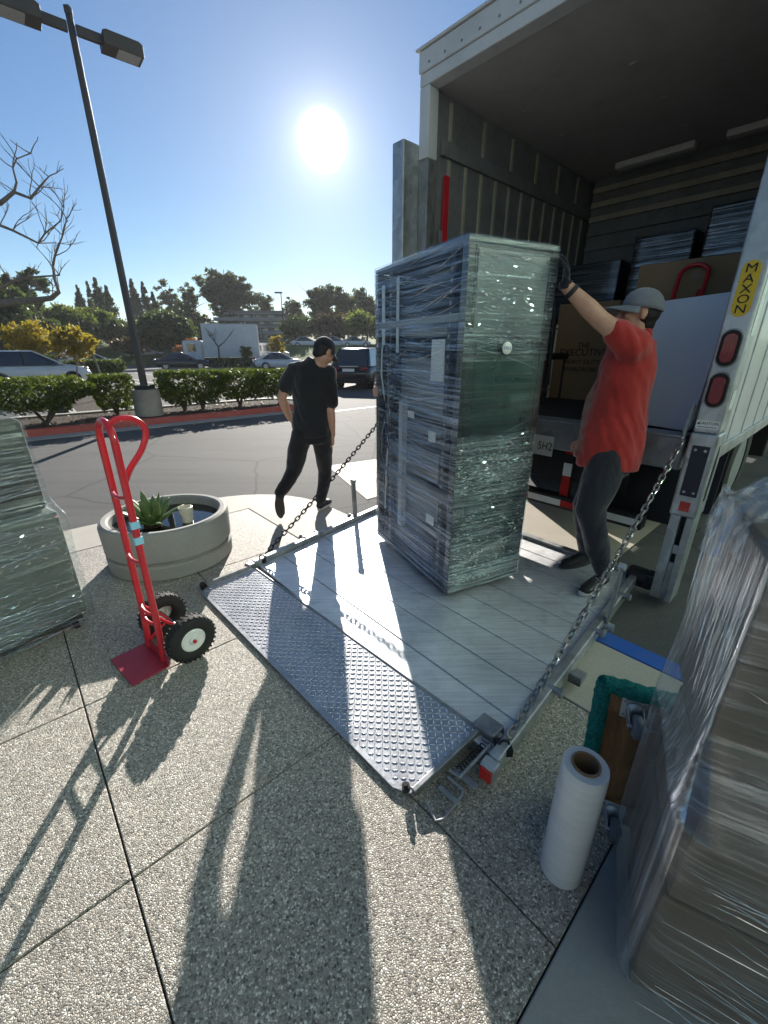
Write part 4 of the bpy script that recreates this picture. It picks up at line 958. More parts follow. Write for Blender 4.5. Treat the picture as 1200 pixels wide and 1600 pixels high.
for s_, off_ in ((0, Vector((-.05, .03))), (1, Vector((.02, .05))), (2, Vector((-.09, -.02)))):
    m = MB(); base = tc_ + off_*1.0
    nn = 14; mm = 9; vs_ = []
    for j in range(mm):
        for k in range(nn):
            t = j/(mm-1); w_ = (k/(nn-1)-.5)
            q = base + off_*(1.2*t) + dB*(w_*.16*(1-.5*t)) + dA*(.03*noise.noise((k*.6, j*.5, s_*3)))
            vs_.append((q.x, q.y, 1.235 + .04*math.sin(t*2.6) - .13*t*t + .022*noise.noise((k*.35+s_, j*.3, 7))))
    m.add(vs_, [(j*nn+k, j*nn+k+1, (j+1)*nn+k+1, (j+1)*nn+k) for j in range(mm-1) for k in range(nn-1)]); m.build('loose_film', FILM_W, PS, smooth='all')

# ================================================================== furniture dolly leaning behind the pallet stack
tlc = gp(934, 1066, .50); blc = Vector((.700, 1.0, .018)); dd = Vector((math.cos(rad(-24)), math.sin(rad(-24)), 0)); upv = (tlc - blc); upv -= dd*upv.dot(dd); LH = upv.length; upv.normalize()
dn = upv.cross(dd).normalized(); dn = dn if dn.y < 0 else -dn       # faces the camera
DO = thing('furniture_dolly', 'wooden furniture dolly with green carpet edging standing behind the film roll', 'dolly', blc)
def dp(a, b, c): return blc + dd*a + upv*b + dn*c
DW = .40
m = MB(dp); m.box(.03, DW-.03, .02, LH-.02, -.03, -.012); m.build('deck_board', WOOD, DO, bevel=.003)
for b0, b1 in ((.005, .075), (LH-.085, LH-.012)):
    m = MB(dp); m.box(.022, DW-.022, b0, b1, -.0118, .012); m.build('end_board', WOOD, DO, bevel=.004)
def carpet(pts, w_, h_):
    m = MB(dp); vs_ = []
    a, b = Vector(pts[0]), Vector(pts[1]); n = 36; d = b-a; sd = Vector((0,0,1)).cross(d).normalized() 
    for i in range(n+1):
        p = a + d*(i/n)
        for k in range(10):
            t = 2*math.pi*k/10; q = p + sd*(math.cos(t)*w_) + Vector((0,0,1))*(math.sin(t)*h_); f = 1 + .22*noise.noise((i*.9, k*1.3, w_*50+a.x*9))
            vs_.append(p + (q-p)*f)
    m.add(vs_, [(i*10+k, i*10+(k+1) % 10, (i+1)*10+(k+1) % 10, (i+1)*10+k) for i in range(n) for k in range(10)] + [tuple(range(10))[::-1], tuple(n*10+k for k in range(10))])
    m.build('carpet_edge', CARPET, DO, smooth='all')
carpet([(.0, LH, -.006), (DW, LH, -.006)], .027, .035); carpet([(.006, .0, -.006), (.006, LH+.01, -.006)], .026, .034); carpet([(DW, .0, -.006), (DW, LH, -.006)], .024, .032)
for a, b in ((.10, LH-.055), (DW-.09, LH-.055), (.10, .045), (DW-.09, .045)):
    m = MB(dp); m.box(a-.038, a+.038, b-.034, b+.034, .0122, .016); cs = m.build('caster', GALV, DO, bevel=.003)
    for sa in (-.028, .028):
        for sb in (-.024, .024):
            m = MB(dp); m.lathe([(.005, 0), (.004, .003)], 8, (a+sa, b+sb, .016), (0,0,1)); m.build('bolt', GALVD, cs)
    m = MB(dp); m.lathe([(.026, .016), (.028, .024), (.02, .028)], 16, (a, b, 0), (0,0,1))
    m.build('swivel', GALV, cs, smooth=True)
    wc = Vector((a+.006, b-.026, .066))
    for sx_ in (-1, 1):
        m = MB(dp); m.prism([(a+sx_*.021, b+.02, .026), (a+sx_*.021, b-.022, .026), (a+.006+sx_*.021, wc.y-.012, wc.z+.004), (a+.006+sx_*.021, wc.y+.008, wc.z+.012)], (.0025*sx_, 0, 0)); m.build('fork', GALV, cs)
    m = MB(dp); m.cyl((wc.x-.028, wc.y, wc.z), (wc.x+.028, wc.y, wc.z), .006, 10); m.build('axle_bolt', GALV, cs)
    m = MB(dp); m.lathe([(.008, -.014), (.030, -.015), (.036, -.010), (.038, 0), (.036, .010), (.030, .015), (.008, .014)], 28, wc, (1,0,0)); m.build('wheel', M('caster_grey', (.10, .105, .115), .6), cs, smooth='all')

# ================================================================== roll of film
rc = Vector((.568, .822, 0)); 
def rollmat():
    t = NT('film_roll'); c = t.coord(scale=(1, 1, 90)); nm = t.bump(t.noise(c, 2, 3), .08, .002)
    col = t.mix(t.ramp(t.noise(t.coord(scale=(1,1,12)), 3, 4), [(.35, 0), (.7, 1)]), (.60, .62, .66), (.72, .73, .75))
    b = t.bsdf(col, .22, 0, nm, .5, coat=.5); tr = t.node('ShaderNodeBsdfTranslucent', {'Color': (.6, .62, .65, 1)})
    return t.fin(t.node('ShaderNodeMixShader', {0: .25, 1: b.outputs[0], 2: tr.outputs[0]}))
RL = thing('film_roll', 'white roll of stretch film standing upright on the paving', 'film roll', rc)
m = MB(); m.lathe([(.039, .003), (.060, .0), (.063, .004), (.0625, .455), (.060, .466), (.039, .466)], 48, rc, close=True); m.build('film', rollmat(), RL, smooth=True)
m = MB(); m.lathe([(.033, .001), (.0385, .001), (.0385, .472), (.033, .472)], 40, rc, close=True); m.build('core', CARD2, RL, smooth=True)
m = MB(); vs_ = []
for j in range(8):
    for k in range(6): vs_.append(rc + Vector((-.060-.014*k/5*(1+.6*noise.noise((j*.7, k, 1))), .01+.012*noise.noise((j, k*.8, 4)), .03+.02*j)))
m.add(vs_, [(j*6+k, j*6+k+1, (j+1)*6+k+1, (j+1)*6+k) for j in range(7) for k in range(5)]); m.build('loose_end', FILM_W, RL, smooth='all')

# ================================================================== load inside the truck
def carton(label, v0, v1, u0, u1, z0, z1, mat=CARD, rot=0, name='carton'):
    c = tw((v0+v1)/2, (u0+u1)/2, z0); t = thing(name, label, 'box', c)
    m = MB(tw); m.box(v0, v1, u0, u1, z0, z1); b = m.build('box_body', mat, t, bevel=.006)
    m = MB(tw); vc_ = (v0+v1)/2; m.box(vc_-.025, vc_+.025, u0-.0012, u0-.0002, z1-.14, z1-.002); m.build('tape', M('brown_tape', (.22, .14, .07), .35), t)
    return t
F0 = ZF + .001
wb = carton('cardboard wardrobe box printed with black lettering on the truck floor', -2.35, -1.75, 4.6, 5.15, F0, 2.0)
for s_, z, sz in (('THE', 1.60, .07), ('EXECUTIVE', 1.53, .098), ('HEAVY DUTY', 1.44, .062), ('WARDROBE', 1.365, .062)):
    text('lettering', s_, sz, INK, wb, tw(-2.03, 4.598, z), VX, (0,0,1))
carton('plain cardboard box high behind the white panel', -1.48, -.66, 4.15, 4.85, 1.62, 2.2, CARD)
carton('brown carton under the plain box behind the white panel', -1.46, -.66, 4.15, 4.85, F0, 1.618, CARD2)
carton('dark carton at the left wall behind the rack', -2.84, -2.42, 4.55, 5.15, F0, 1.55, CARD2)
for lab, b_ in (('black film wrapped cabinet deep in the truck beside the left wall', (-2.8, -2.05, 5.2, 5.95, F0, 2.45)), ('black film wrapped tower in the middle of the truck load', (-1.95, -1.42, 5.2, 5.9, F0, 2.62)), ('black film wrapped tower deep at the right wall of the truck', (-1.32, -.66, 5.1, 5.9, F0, 2.75))):
    t = thing('wrapped_cabinet', lab, 'wrapped goods', tw((b_[0]+b_[1])/2, (b_[2]+b_[3])/2, F0))
    m = MB(tw); m.box(*b_); m.build('cabinet', RKD, t, bevel=.02)
    a_ = [(b_[0]-.008, b_[2]-.008), (b_[1]+.008, b_[2]-.008), (b_[1]+.008, b_[3]), (b_[0]-.008, b_[3])]; rg = roundpoly(a_, .03, 2, 8)
    skin([(z, rg) for z in np.linspace(F0+.01, b_[5]+.01, 30)], tw, .006, 20, 3).build('stretch_film', FILM_R, t, smooth='all')
# leaning white panel
wp = [(-.96, 3.42, F0), (-.66, 3.42, F0)]
PN = thing('white_panel', 'white rounded table top leaning inside the truck by the near column', 'panel', tw(-.9, 3.3, F0))
b0_, b1_ = tw(-1.02, 3.28, 1.075), tw(-.66, 3.16, 1.075); bx_ = (b1_-b0_).normalized(); upn = (Vector((0,0,1)) + UX*.12 + VX*.05).normalized(); upn = (upn - bx_*upn.dot(bx_)).normalized(); th_ = bx_.cross(upn).normalized(); th_ = th_ if th_.dot(UX) > 0 else -th_
sh = [(0, 0), (.40, 0), (.40, .60), (0, .60)]
rg = roundpoly([(0, 0), (.385, 0), (.385, .80), (-.28, .78)], .04, 5, 2)
m = MB(); m.prism([b0_ + bx_*p.x + upn*p.y for p in rg], th_*.045); m.build('table_top', M('white_laminate', (.62, .63, .66), .4, 0, .04, 3, coat=.2), PN, bevel=.008)
m = MB(); m.prism([b0_ + bx_*p.x + upn*p.y + th_*.046 for p in roundpoly([(.05, .06), (.34, .06), (.34, .70), (-.1, .68)], .03, 4, 2)], th_*.03); m.build('back_frame', GALVD, PN)
h2 = copy_tree(HT); h2.location = tw(-.98, 3.48, F0); h2.rotation_euler = Matrix.Rotation(rad(-30), 4, he).to_euler(); tag(h2, 'second red hand truck inside the truck behind the white panel', 'hand truck')
for c_ in list(h2.children):
    if c_.name.startswith('wheel'):
        for d_ in list(c_.children):
            if d_.name.startswith('tread_block'): bpy.data.objects.remove(d_)
CT = thing('office_chair', 'dark round-backed chair on the truck floor behind the rack', 'chair', tw(-2.3, 3.9, F0))
m = MB(tw); m.tube([(-2.62, 3.85, 1.25), (-2.62, 3.8, 1.9), (-2.5, 3.8, 2.16), (-2.3, 3.8, 2.24), (-2.1, 3.8, 2.16), (-1.98, 3.8, 1.9), (-1.98, 3.85, 1.25)], .016, 8); m.build('back_hoop', BLK, CT, smooth=True)
m = MB(tw); m.prism([(-2.58, 3.82, 1.5), (-2.02, 3.82, 1.5), (-2.02, 3.82, 1.95), (-2.15, 3.82, 2.15), (-2.3, 3.82, 2.2), (-2.45, 3.82, 2.15), (-2.58, 3.82, 1.95)], (0, .02, 0)); m.build('backrest', RKD, CT, bevel=.008)
m = MB(tw); m.box(-2.6, -2.0, 3.86, 4.25, 1.47, 1.53); m.build('seat', RKD, CT, bevel=.02)
for v in (-2.57, -2.03):
    for u in (3.9, 4.22): m = MB(tw); m.cyl((v, u, F0), (v, u, 1.469), .012, 8); m.build('leg', BLK, CT)
SHF = thing('wire_trolley', 'small white wire trolley between the rack and the wardrobe box', 'trolley', tw(-2.43, 4.3, F0))
for v in (-2.6, -2.27):
    for u in (4.15, 4.45): m = MB(tw); m.cyl((v, u, F0+.01), (v, u, 1.80), .010, 8); m.build('post', WHITEM, SHF)
for z in (1.15, 1.48, 1.75):
    m = MB(tw); m.box(-2.61, -2.26, 4.14, 4.46, z, z+.018); m.build('shelf', GALVD, SHF, bevel=.003)

# ================================================================== people
def limb(m, pts, radii, n=14):
    # tapered limb with rounded ends; radii may be (r_across, r_deep)
    P_ = [Vector(p) for p in pts]; R_ = [r if isinstance(r, tuple) else (r, r) for r in radii]
    a = (P_[0]-P_[1]).normalized(); b = (P_[-1]-P_[-2]).normalized(); pts2, r2 = [], []
    for k in (1.0, .8, .45): pts2.append(P_[0] + a*R_[0][0]*k*.9); s = math.sqrt(max(.02, 1-k*k)); r2.append((R_[0][0]*s, R_[0][1]*s))
    pts2 += P_; r2 += R_
    for k in (.45, .8, 1.0): pts2.append(P_[-1] + b*R_[-1][0]*k*.9); s = math.sqrt(max(.02, 1-k*k)); r2.append((R_[-1][0]*s, R_[-1][1]*s))
    m.tube(pts2, r2, n)
def hand(m, w, d, side, curl=.6, up=None, spread=.0):
    # palm, four bent fingers and a thumb; w wrist, d direction of the hand, side = thumb side
    d = Vector(d).normalized(); side = Vector(side); side = (side - d*side.dot(d)).normalized(); nrm_ = d.cross(side)
    if up is not None and nrm_.dot(Vector(up)) < 0: nrm_ = -nrm_
    w = Vector(w)
    m.tube([w - d*.02, w + d*.015, w + d*.05, w + d*.085], [(.024, .018), (.03, .019), (.041, .018), (.039, .015)], 12, up=side)
    for i, (o, L_) in enumerate(((.030, .070), (.010, .078), (-.010, .072), (-.029, .056))):
        b = w + d*.08 + side*o; c1 = curl*.6; p = [b]; ang_ = 0
        for k, f in enumerate((.42, .32, .26)):
            ang_ += c1; p.append(p[-1] + (d*math.cos(ang_) - nrm_*math.sin(ang_))*L_*f)
        m.tube(p, [.0095, .009, .0082, .0068], 8)
    t0 = w + d*.03 + side*.03
    m.tube([t0 - side*.01, t0 + side*.022 + d*.022, t0 + side*.028 + d*.048 - nrm_*.012*curl*2, t0 + side*.022 + d*.07 - nrm_*.02*curl*2], [.013, .0115, .010, .0075], 8)
def frame3(fwd, up=(0,0,1)):
    f = Vector(fwd).normalized(); u = Vector(up); r = f.cross(u).normalized(); u = r.cross(f); return f, r, u      # forward, right, up
def head(m, c, f, r, u, k=1.0):
    X = lambda a, b, z: Vector(c) + f*a*k + r*b*k + u*z*k
    M3 = Matrix((f, r, u)).transposed()
    m.ell(X(-.012, 0, .035), (.092*k, .076*k, .098*k), 18, 12, M3); m.ell(X(.028, 0, -.035), (.062*k, .058*k, .075*k), 16, 10, M3)
    m.ell(X(.052, 0, -.083), (.026*k, .03*k, .022*k), 12, 8, M3)                          # chin
    m.tube([X(.082, 0, .022), X(.096, 0, -.004), X(.108, 0, -.024), X(.09, 0, -.034)], [.009, .011, .014, .012], 8)   # nose
    for s in (-1, 1):
        m.ell(X(-.008, s*.077, .0), (.018*k, .008*k, .031*k), 10, 8, M3)                   # ear
        m.ell(X(.074, s*.031, .036), (.016*k, .022*k, .008*k), 8, 6, M3)                   # brow
        m.ell(X(.06, s*.045, -.012), (.022*k, .02*k, .018*k), 8, 6, M3)                    # cheek
    m.ell(X(.083, 0, -.056), (.009*k, .022*k, .006*k), 8, 6, M3)                           # lips
    return X, M3
def cap(parent, X, M3, f, r, u, mat, back_hole=True):
    m = MB(); vs_ = []; n = 24
    for j in range(9):
        t = j/8*math.pi/2
        for k in range(n):
            a = 2*math.pi*k/n; rr = math.cos(t)**.8
            vs_.append(X(-.012 + .102*rr*math.cos(a), .086*rr*math.sin(a), .040 + .090*math.sin(t) - .018*(1-math.cos(a))*.5*(1-j/8)))
    m.add(vs_, [(j*n+k, j*n+(k+1) % n, (j+1)*n+(k+1) % n, (j+1)*n+k) for j in range(8) for k in range(n)] + [tuple(8*n+k for k in range(n))])
    c_ = m.build('cap', mat, parent, smooth='all'); sl_ = c_.modifiers.new('s', 'SOLIDIFY'); sl_.thickness = .004
    m = MB(); vs_ = []
    for j in range(5):
        t = j/4
        for k in range(13):
            a = rad(-72 + 144*k/12); vs_.append(X(-.012 + (.100 + .10*t*max(0, math.cos(a*1.15)))*math.cos(a), (.088 + .012*t)*math.sin(a), .040 - .016*t - .028*(abs(math.sin(a)))**2*t))
    m.add(vs_, [(j*13+k, j*13+k+1, (j+1)*13+k+1, (j+1)*13+k) for j in range(4) for k in range(12)])
    b_ = m.build('brim', mat, c_, smooth='all'); sl_ = b_.modifiers.new('s', 'SOLIDIFY'); sl_.thickness = .005
    m = MB(); m.ell(X(-.012, 0, .131), .007, 8, 6); m.build('button', mat, c_)
    return c_
def wrinkle(amp, sc_, st=(1, 1, .5)):
    return lambda co, no: no*(amp*(noise.noise((co.x*sc_*st[0], co.y*sc_*st[1], co.z*sc_*st[2])) + .5*noise.noise((co.x*sc_*2.3, co.y*sc_*2.3, co.z*sc_*1.4+5))))
def shoe(parent, ank, toe_dir, mat, sole_mat, up=(0,0,1), L_=.27):
    f = Vector(toe_dir).normalized(); u = Vector(up); u = (u - f*u.dot(f)).normalized(); r = f.cross(u); a = Vector(ank)
    o = a - u*.085
    m = MB(); m.tube([o - f*.06 + u*.045, o - f*.03 + u*.05, o + f*.04 + u*.05, o + f*.11 + u*.036, o + f*.165 + u*.03, o + f*.195 + u*.026], [(.03, .028), (.05, .034), (.048, .038), (.034, .044), (.028, .042), (.016, .026)], 14, up=u)
    m.tube([o + u*.05 - f*.005, o + u*.115 - f*.012], [.042, .041], 12)
    s = blob('shoe', m, mat, parent, .008, 3)
    m = MB(); pr = []
    for k in range(24):
        t = 2*math.pi*k/24; x = .07 + .142*math.cos(t); y = (.041 + .006*math.cos(t))*math.sin(t); pr.append(o + f*x + r*y)
    m.prism(pr, u*.024); m.build('sole', sole_mat, s, bevel=.004)
    for k in range(4):
        q = o + f*(.045 + .022*k) + u*(.089 - .009*k); m = MB(); m.tube([q - r*.022, q + u*.006, q + r*.022], .003, 6); m.build('lace', sole_mat, s)
    return s
C_BLK = cloth_mat('black_knit', (.016, .017, .02)); C_PNT = cloth_mat('black_trousers', (.012, .012, .015)); C_RED = cloth_mat('red_jersey', (.40, .034, .027)); C_GREY = cloth_mat('slate_trousers', (.028, .028, .036))
C_CAPB = cloth_mat('black_cap', (.012, .014, .02)); C_CAPG = cloth_mat('grey_cap', (.17, .185, .215)); SH_B = M('shoe_black', (.015, .015, .018), .6, 0, .2, 20, .2, 120); SH_W = M('sole_white', (.45, .45, .44), .6); SH_D = M('sole_dark', (.03, .03, .03), .7); GLV = cloth_mat('dark_glove', (.012, .014, .022))
def eyes(parent, X):
    for s in (-1, 1):
        m = MB(); m.ell(X(.077, s*.031, .018), .0105, 10, 8); e = m.build('eye', M('eye_white', (.6, .58, .55), .3), parent, smooth='all')
        m = MB(); m.ell(X(.0855, s*.031, .018), .005, 8, 6); m.build('iris', HAIR, e, smooth='all')

# ---- man in black, walking away
Yb = 3.86
base = Vector((-.66, 3.86, 0))
PB = thing('person', 'person in black t-shirt, trousers and cap walking away towards the road', 'person', base)
hipL, hipR = atY(470, 676, Yb-.02), atY(503, 674, Yb+.02); kneeL, kneeR = atY(459, 735, 3.84), atY(508, 737, 4.0); ankL = atY(438, 776, 3.72); ankR = Vector((gp(503, 795, .0).x, 4.02, .10))
shL, shR = atY(456, 578, Yb), atY(517, 580, Yb); neck = atY(493, 562, Yb); hd = atY(506, 551, Yb+.07)
elL, elR = atY(440, 622, Yb+.0), atY(516, 640, Yb-.02); wrL, wrR = atY(452, 652, Yb+.14), atY(519, 680, Yb+.05)
fw, rt, up3 = frame3(Vector((.62, .62, -.62)))
m = MB(); limb(m, [neck - Vector((0,0,.06)), hd - Vector((0,.01,.03))], [.058, .056]); X, M3 = head(m, hd, fw, rt, up3, .98)
for s_, e_, w_, in ((shL, elL, wrL), (shR, elR, wrR)): limb(m, [s_, s_.lerp(e_, .5), e_, e_.lerp(w_, .35), w_], [.052, .049, .043, .042, .03])
limb(m, [shL, (shL+shR)/2, shR], [.05, .06, .05]); limb(m, [neck - Vector((0,0,.05)), (hipL+hipR)/2], [.075, .085])
hand(m, wrL, (.55, .5, -.55), (0, 0, 1), .8); hand(m, wrR, (.03, .05, -1), (-.2, 1, 0), 1.15, (1, 0, 0))
blob('body', m, SKIN, PB, .0065, 2); eyes(PB, X)
m = MB(); M3h = M3; m.ell(X(-.03, 0, .02), (.082, .079, .082), 16, 10, M3h); m.ell(X(-.052, 0, -.04), (.045, .06, .045), 14, 8, M3h); blob('hair', m, HAIR, PB, .008, 2)
cap(PB, X, M3, fw, rt, up3, C_CAPB)
mid = (shL+shR)/2; pel = (hipL+hipR)/2
m = MB(); ax = (shR-shL).normalized()
m.tube([pel - Vector((0,0,.035)), pel + Vector((0,0,.10)), pel.lerp(mid, .45), pel.lerp(mid, .78), mid + Vector((0,0,.015)), neck + Vector((0,0,-.005))], [(.175, .118), (.172, .115), (.172, .115), (.190, .12), (.165, .092), (.066, .062)], 22, up=ax)
limb(m, [shL + Vector((.02,0,-.01)), shL.lerp(elL, .6)], [.074, .070]); limb(m, [shR - Vector((.02,0,.01)), shR.lerp(elR, .80)], [.074, .070])
blob('t_shirt', m, C_BLK, PB, .010, 4, lambda co, no: no*(.014*noise.noise((co.x*9+co.z*4, co.y*9, co.z*3.2)) + .009*noise.noise((co.x*24+co.z*12, co.y*20, co.z*7))))
m = MB(); m.tube([pel + Vector((0,0,.05)), pel - Vector((0,0,.03)), pel - Vector((0,0,.10))], [(.155, .108), (.165, .115), (.145, .11)], 20, up=ax)
limb(m, [hipL - Vector((-.01,0,.02)), hipL.lerp(kneeL, .5), kneeL, kneeL.lerp(ankL, .45), ankL + Vector((0,0,.04))], [.104, .093, .074, .068, .054]); limb(m, [hipR - Vector((.01,0,.02)), hipR.lerp(kneeR, .5), kneeR, kneeR.lerp(ankR, .45), ankR + Vector((0,0,.02))], [.098, .086, .068, .063, .052])
blob('trousers', m, C_PNT, PB, .011, 4, wrinkle(.010, 9))
shoe(PB, ankR, (.35, .93, 0), SH_B, SH_W); shoe(PB, ankL, (-.06, .38, -.92), SH_B, SH_D, (.05, .92, .38))

# ---- man in the red shirt, steadying the rack
Yr = 2.47
PR = thing('person', 'person in red polo and grey cap steadying the rack with a raised arm', 'person', Vector((1.32, 2.48, .09)))
fN = gp(918, 922, .09); fF = gp(893, 886, .095)
ankN = Vector((fN.x+.09, fN.y+.03, .185)); ankF = Vector((fF.x+.10, fF.y+.04, .185))
hN, hF = atY(953, 712, 2.40), atY(950, 705, 2.56); kN, kF = atY(922, 795, 2.36), atY(914, 790, 2.58)
sN, sF = atY(990, 540, 2.40), atY(985, 530, 2.66); nk = atY(998, 522, 2.52); hd = atY(997, 492, 2.52)
eN = atY(938, 500, 2.42); wN = atY(884, 446, 2.46); eF = atY(925, 625, 2.74); wF = atY(911, 684, 2.62)
fw, rt, up3 = frame3(Vector((-.95, .26, .10)))
m = MB(); limb(m, [nk - Vector((0,0,.06)), hd - Vector((0,0,.04))], [.062, .06]); X, M3 = head(m, hd, fw, rt, up3, 1.0)
limb(m, [sN, sN.lerp(eN, .5), eN, eN.lerp(wN, .35), wN], [.056, .054, .047, .047, .031]); limb(m, [sF, sF.lerp(eF, .5), eF, eF.lerp(wF, .35), wF], [.05, .047, .041, .04, .028])
limb(m, [sN.lerp(sF,.12)-Vector((0,0,.03)), (sN+sF)/2-Vector((0,0,.02)), sN.lerp(sF,.88)-Vector((0,0,.03))], [.045, .06, .045]); limb(m, [nk - Vector((0,0,.05)), (hN+hF)/2], [.08, .09])
hand(m, wF, (-.25, -.25, -.8), (-1, 0, 0), .6)
blob('body', m, SKIN, PR, .0065, 2); eyes(PR, X)
m = MB(); hand(m, wN - (wN-eN).normalized()*.0, Vector((-.10, -.05, .9)), (-.2, -.9, 0), .5, (1, 0, 0)); m.tube([wN - Vector((0,0,.018)), wN + Vector((-.002,0,.02))], [.034, .034], 12)
blob('glove', m, GLV, PR, .005, 1)
ad_ = (wN-eN).normalized(); m = MB(); m.lathe([(.034, -.013), (.039, -.011), (.039, .011), (.034, .013)], 20, wN - ad_*.045, ad_); m.build('wrist_band', SH_B, PR, smooth=True)
m = MB(); m.ell(X(-.03, 0, .015), (.080, .0785, .08), 16, 10, M3); m.ell(X(-.052, 0, -.045), (.045, .06, .045), 14, 8, M3); blob('hair', m, HAIR, PR, .008, 2)
cap(PR, X, M3, fw, rt, up3, C_CAPG)
mid = (sN+sF)/2; pel = (hN+hF)/2; ax = Vector((0, 1, 0)); m = MB()
m.tube([pel + Vector((0,0,-.075)), pel + Vector((0,0,.10)), pel.lerp(mid, .45), pel.lerp(mid, .80), mid + Vector((.0,0,.02)), nk + Vector((0,0,-.0))], [(.180, .172), (.176, .168), (.165, .15), (.165, .135), (.14, .105), (.068, .068)], 22, up=ax)
limb(m, [sN + Vector((.02,.03,-.03)), sN + Vector((0,0,-.005)), sN.lerp(eN, .52)], [.09, .088, .074]); limb(m, [sF + Vector((.01,-.03,-.01)), sF.lerp(eF, .55)], [.078, .070])
m.tube([nk - Vector((0,0,.02)), nk + Vector((.0,0,.028))], [.072, .064], 16)
blob('polo_shirt', m, C_RED, PR, .009, 4, lambda co, no: no*(.014*noise.noise((co.x*9+co.z*5, co.y*9, co.z*3.2)) + .010*noise.noise((co.x*26+co.z*12, co.y*20, co.z*7))))
m = MB(); m.tube([pel + Vector((0,0,.04)), pel - Vector((0,0,.05)), pel - Vector((0,0,.12))], [(.15, .13), (.155, .14), (.14, .12)], 20, up=ax)
limb(m, [hN, hN.lerp(kN, .5), kN, kN.lerp(ankN, .45), ankN + Vector((0,0,.03))], [.106, .104, .083, .074, .056]); limb(m, [hF, hF.lerp(kF, .5), kF, kF.lerp(ankF, .45), ankF + Vector((0,0,.03))], [.11, .095, .074, .066, .05])
blob('trousers', m, C_GREY, PR, .011, 4, wrinkle(.012, 9))
shoe(PR, ankN, (-.85, -.52, 0), SH_B, SH_W); shoe(PR, ankF, (-.95, -.3, 0), SH_B, SH_D)

# ---- third helper behind the rack, only the hand shows
PH = thing('person', 'person hidden behind the rack with one hand gripping its left edge', 'person', Vector((.42, 3.86, .1)))
b = Vector((.42, 3.86, .1)); Z = lambda x, y, z: b + Vector((x, y, z))
wl = atY(588, 612, 3.20) + Vector((.0, .06, 0)); m = MB(); fw, rt, up3 = frame3((0, -1, -.05))
limb(m, [Z(0,0,1.36), Z(0,-.01,1.5)], [.056, .055]); X, M3 = head(m, Z(0,-.02,1.58), fw, rt, up3, .98)
eL = Vector((.16, 3.5, 1.10)); limb(m, [Z(-.17,-.02,1.34), Z(-.2,-.14,1.2), eL, eL.lerp(wl, .4), wl], [.048, .046, .039, .037, .027]); limb(m, [Z(.17,-.02,1.34), Z(.24,-.06,1.05), Z(.2,-.22,.92)], [.048, .039, .027])
limb(m, [Z(-.16,0,1.34), Z(.16,0,1.34)], [.055, .055]); limb(m, [Z(0,0,1.35), Z(0,0,.9)], [.08, .09]); hand(m, wl, (-.16, -.98, .05), (0, 0, 1), .75, (-1, 0, 0)); hand(m, Z(.2,-.22,.92), (0, -.8, .2), (0, 0, 1), .5)
blob('body', m, SKIN, PH, .0065, 2); eyes(PH, X)
m = MB(); m.ell(X(-.025, 0, .045), (.088, .082, .095), 16, 10, M3); blob('hair', m, HAIR, PH, .008, 2)
m = MB(); m.tube([Z(0,0,.86), Z(0,0,1.05), Z(0,0,1.25), Z(0,0,1.36), Z(0,0,1.44)], [(.165, .11), (.165, .11), (.185, .115), (.15, .09), (.06, .058)], 20, up=(1,0,0)); limb(m, [Z(-.15,0,1.33), Z(-.2,-.14,1.2)], [.07, .064]); limb(m, [Z(.15,0,1.33), Z(.22,-.05,1.12)], [.07, .064]); blob('t_shirt', m, C_BLK, PH, .012, 4)
m = MB(); m.tube([Z(0,0,.9), Z(0,0,.78)], [(.15, .11), (.15, .11)], 18, up=(1,0,0)); limb(m, [Z(-.09,0,.82), Z(-.10,-.02,.45), Z(-.10,.02,.12)], [.09, .065, .05]); limb(m, [Z(.09,0,.82), Z(.10,-.02,.45), Z(.10,.04,.12)], [.09, .065, .05]); blob('trousers', m, C_PNT, PH, .012, 4)
shoe(PH, Z(-.10,.02,.09), (0, -1, 0), SH_B, SH_D); shoe(PH, Z(.10,.04,.09), (0, -1, 0), SH_B, SH_D)

# ================================================================== street lamp
lb_ = gp(234, 646, .12); LP = thing('street_lamp', 'tall dark twin-head street lamp on a round concrete plinth', 'street lamp', lb_)
m = MB(); m.lathe([(.0, -.1), (.31, -.1), (.30, .55), (.285, .57), (0, .57)], 40, lb_); m.build('plinth', concrete_mat('stained_plinth', (.30, .27, .23), .35), LP, smooth=True)
m = MB(); m.obox(lb_ + Vector((-.17,-.17,.571)), (.34,0,0), (0,.34,0), (0,0,.10)); m.build('base_cover', BLK, LP, bevel=.02)
ptop = 7.12; m = MB(); m.tube([lb_ + Vector((0,0,.66)), lb_ + Vector((0,0,ptop))], [.088, .062], 4, up=(1, 1, 0)); m.build('pole', POLE, LP, bevel=.01)
ht = lb_ + Vector((0,0,ptop-.18)); pa = atY(150, 64, lb_.y+.55) ; ad_ = Vector((pa.x-ht.x, pa.y-ht.y, 0)).normalized()
ad_ = Vector((.766, .643, 0)).normalized()
m = MB(); m.obox(lb_ + Vector((-.05,-.05,ptop+.001)), (.1,0,0), (0,.1,0), (0,0,.12)); m.build('finial', POLE, LP, bevel=.01)
for s in (-1, 1):
    d = ad_*s; sd = d.cross(Vector((0,0,1)))
    m = MB(); m.bar(ht + d*.07, ht + d*.46, .085, .15); m.build('arm', POLE, LP, bevel=.008)
    o = ht + d*.46 - Vector((0,0,.02)); w2 = .21
    pf = [(0, -.10), (0, .09), (.06, .12), (.62, .12), (.68, .08), (.68, -.10)]
    m = MB(); m.prism([o - sd*w2 + d*a + Vector((0,0,z)) for a, z in pf], sd*(2*w2)); hb = m.build('lamp_head', POLE, LP, bevel=.012)
    m = MB(); m.obox(o - sd*(w2-.045) + d*.24 - Vector((0,0,.108)), sd*(2*w2-.09), d*.39, Vector((0,0,.012))); m.build('lens', LAMPG, hb)

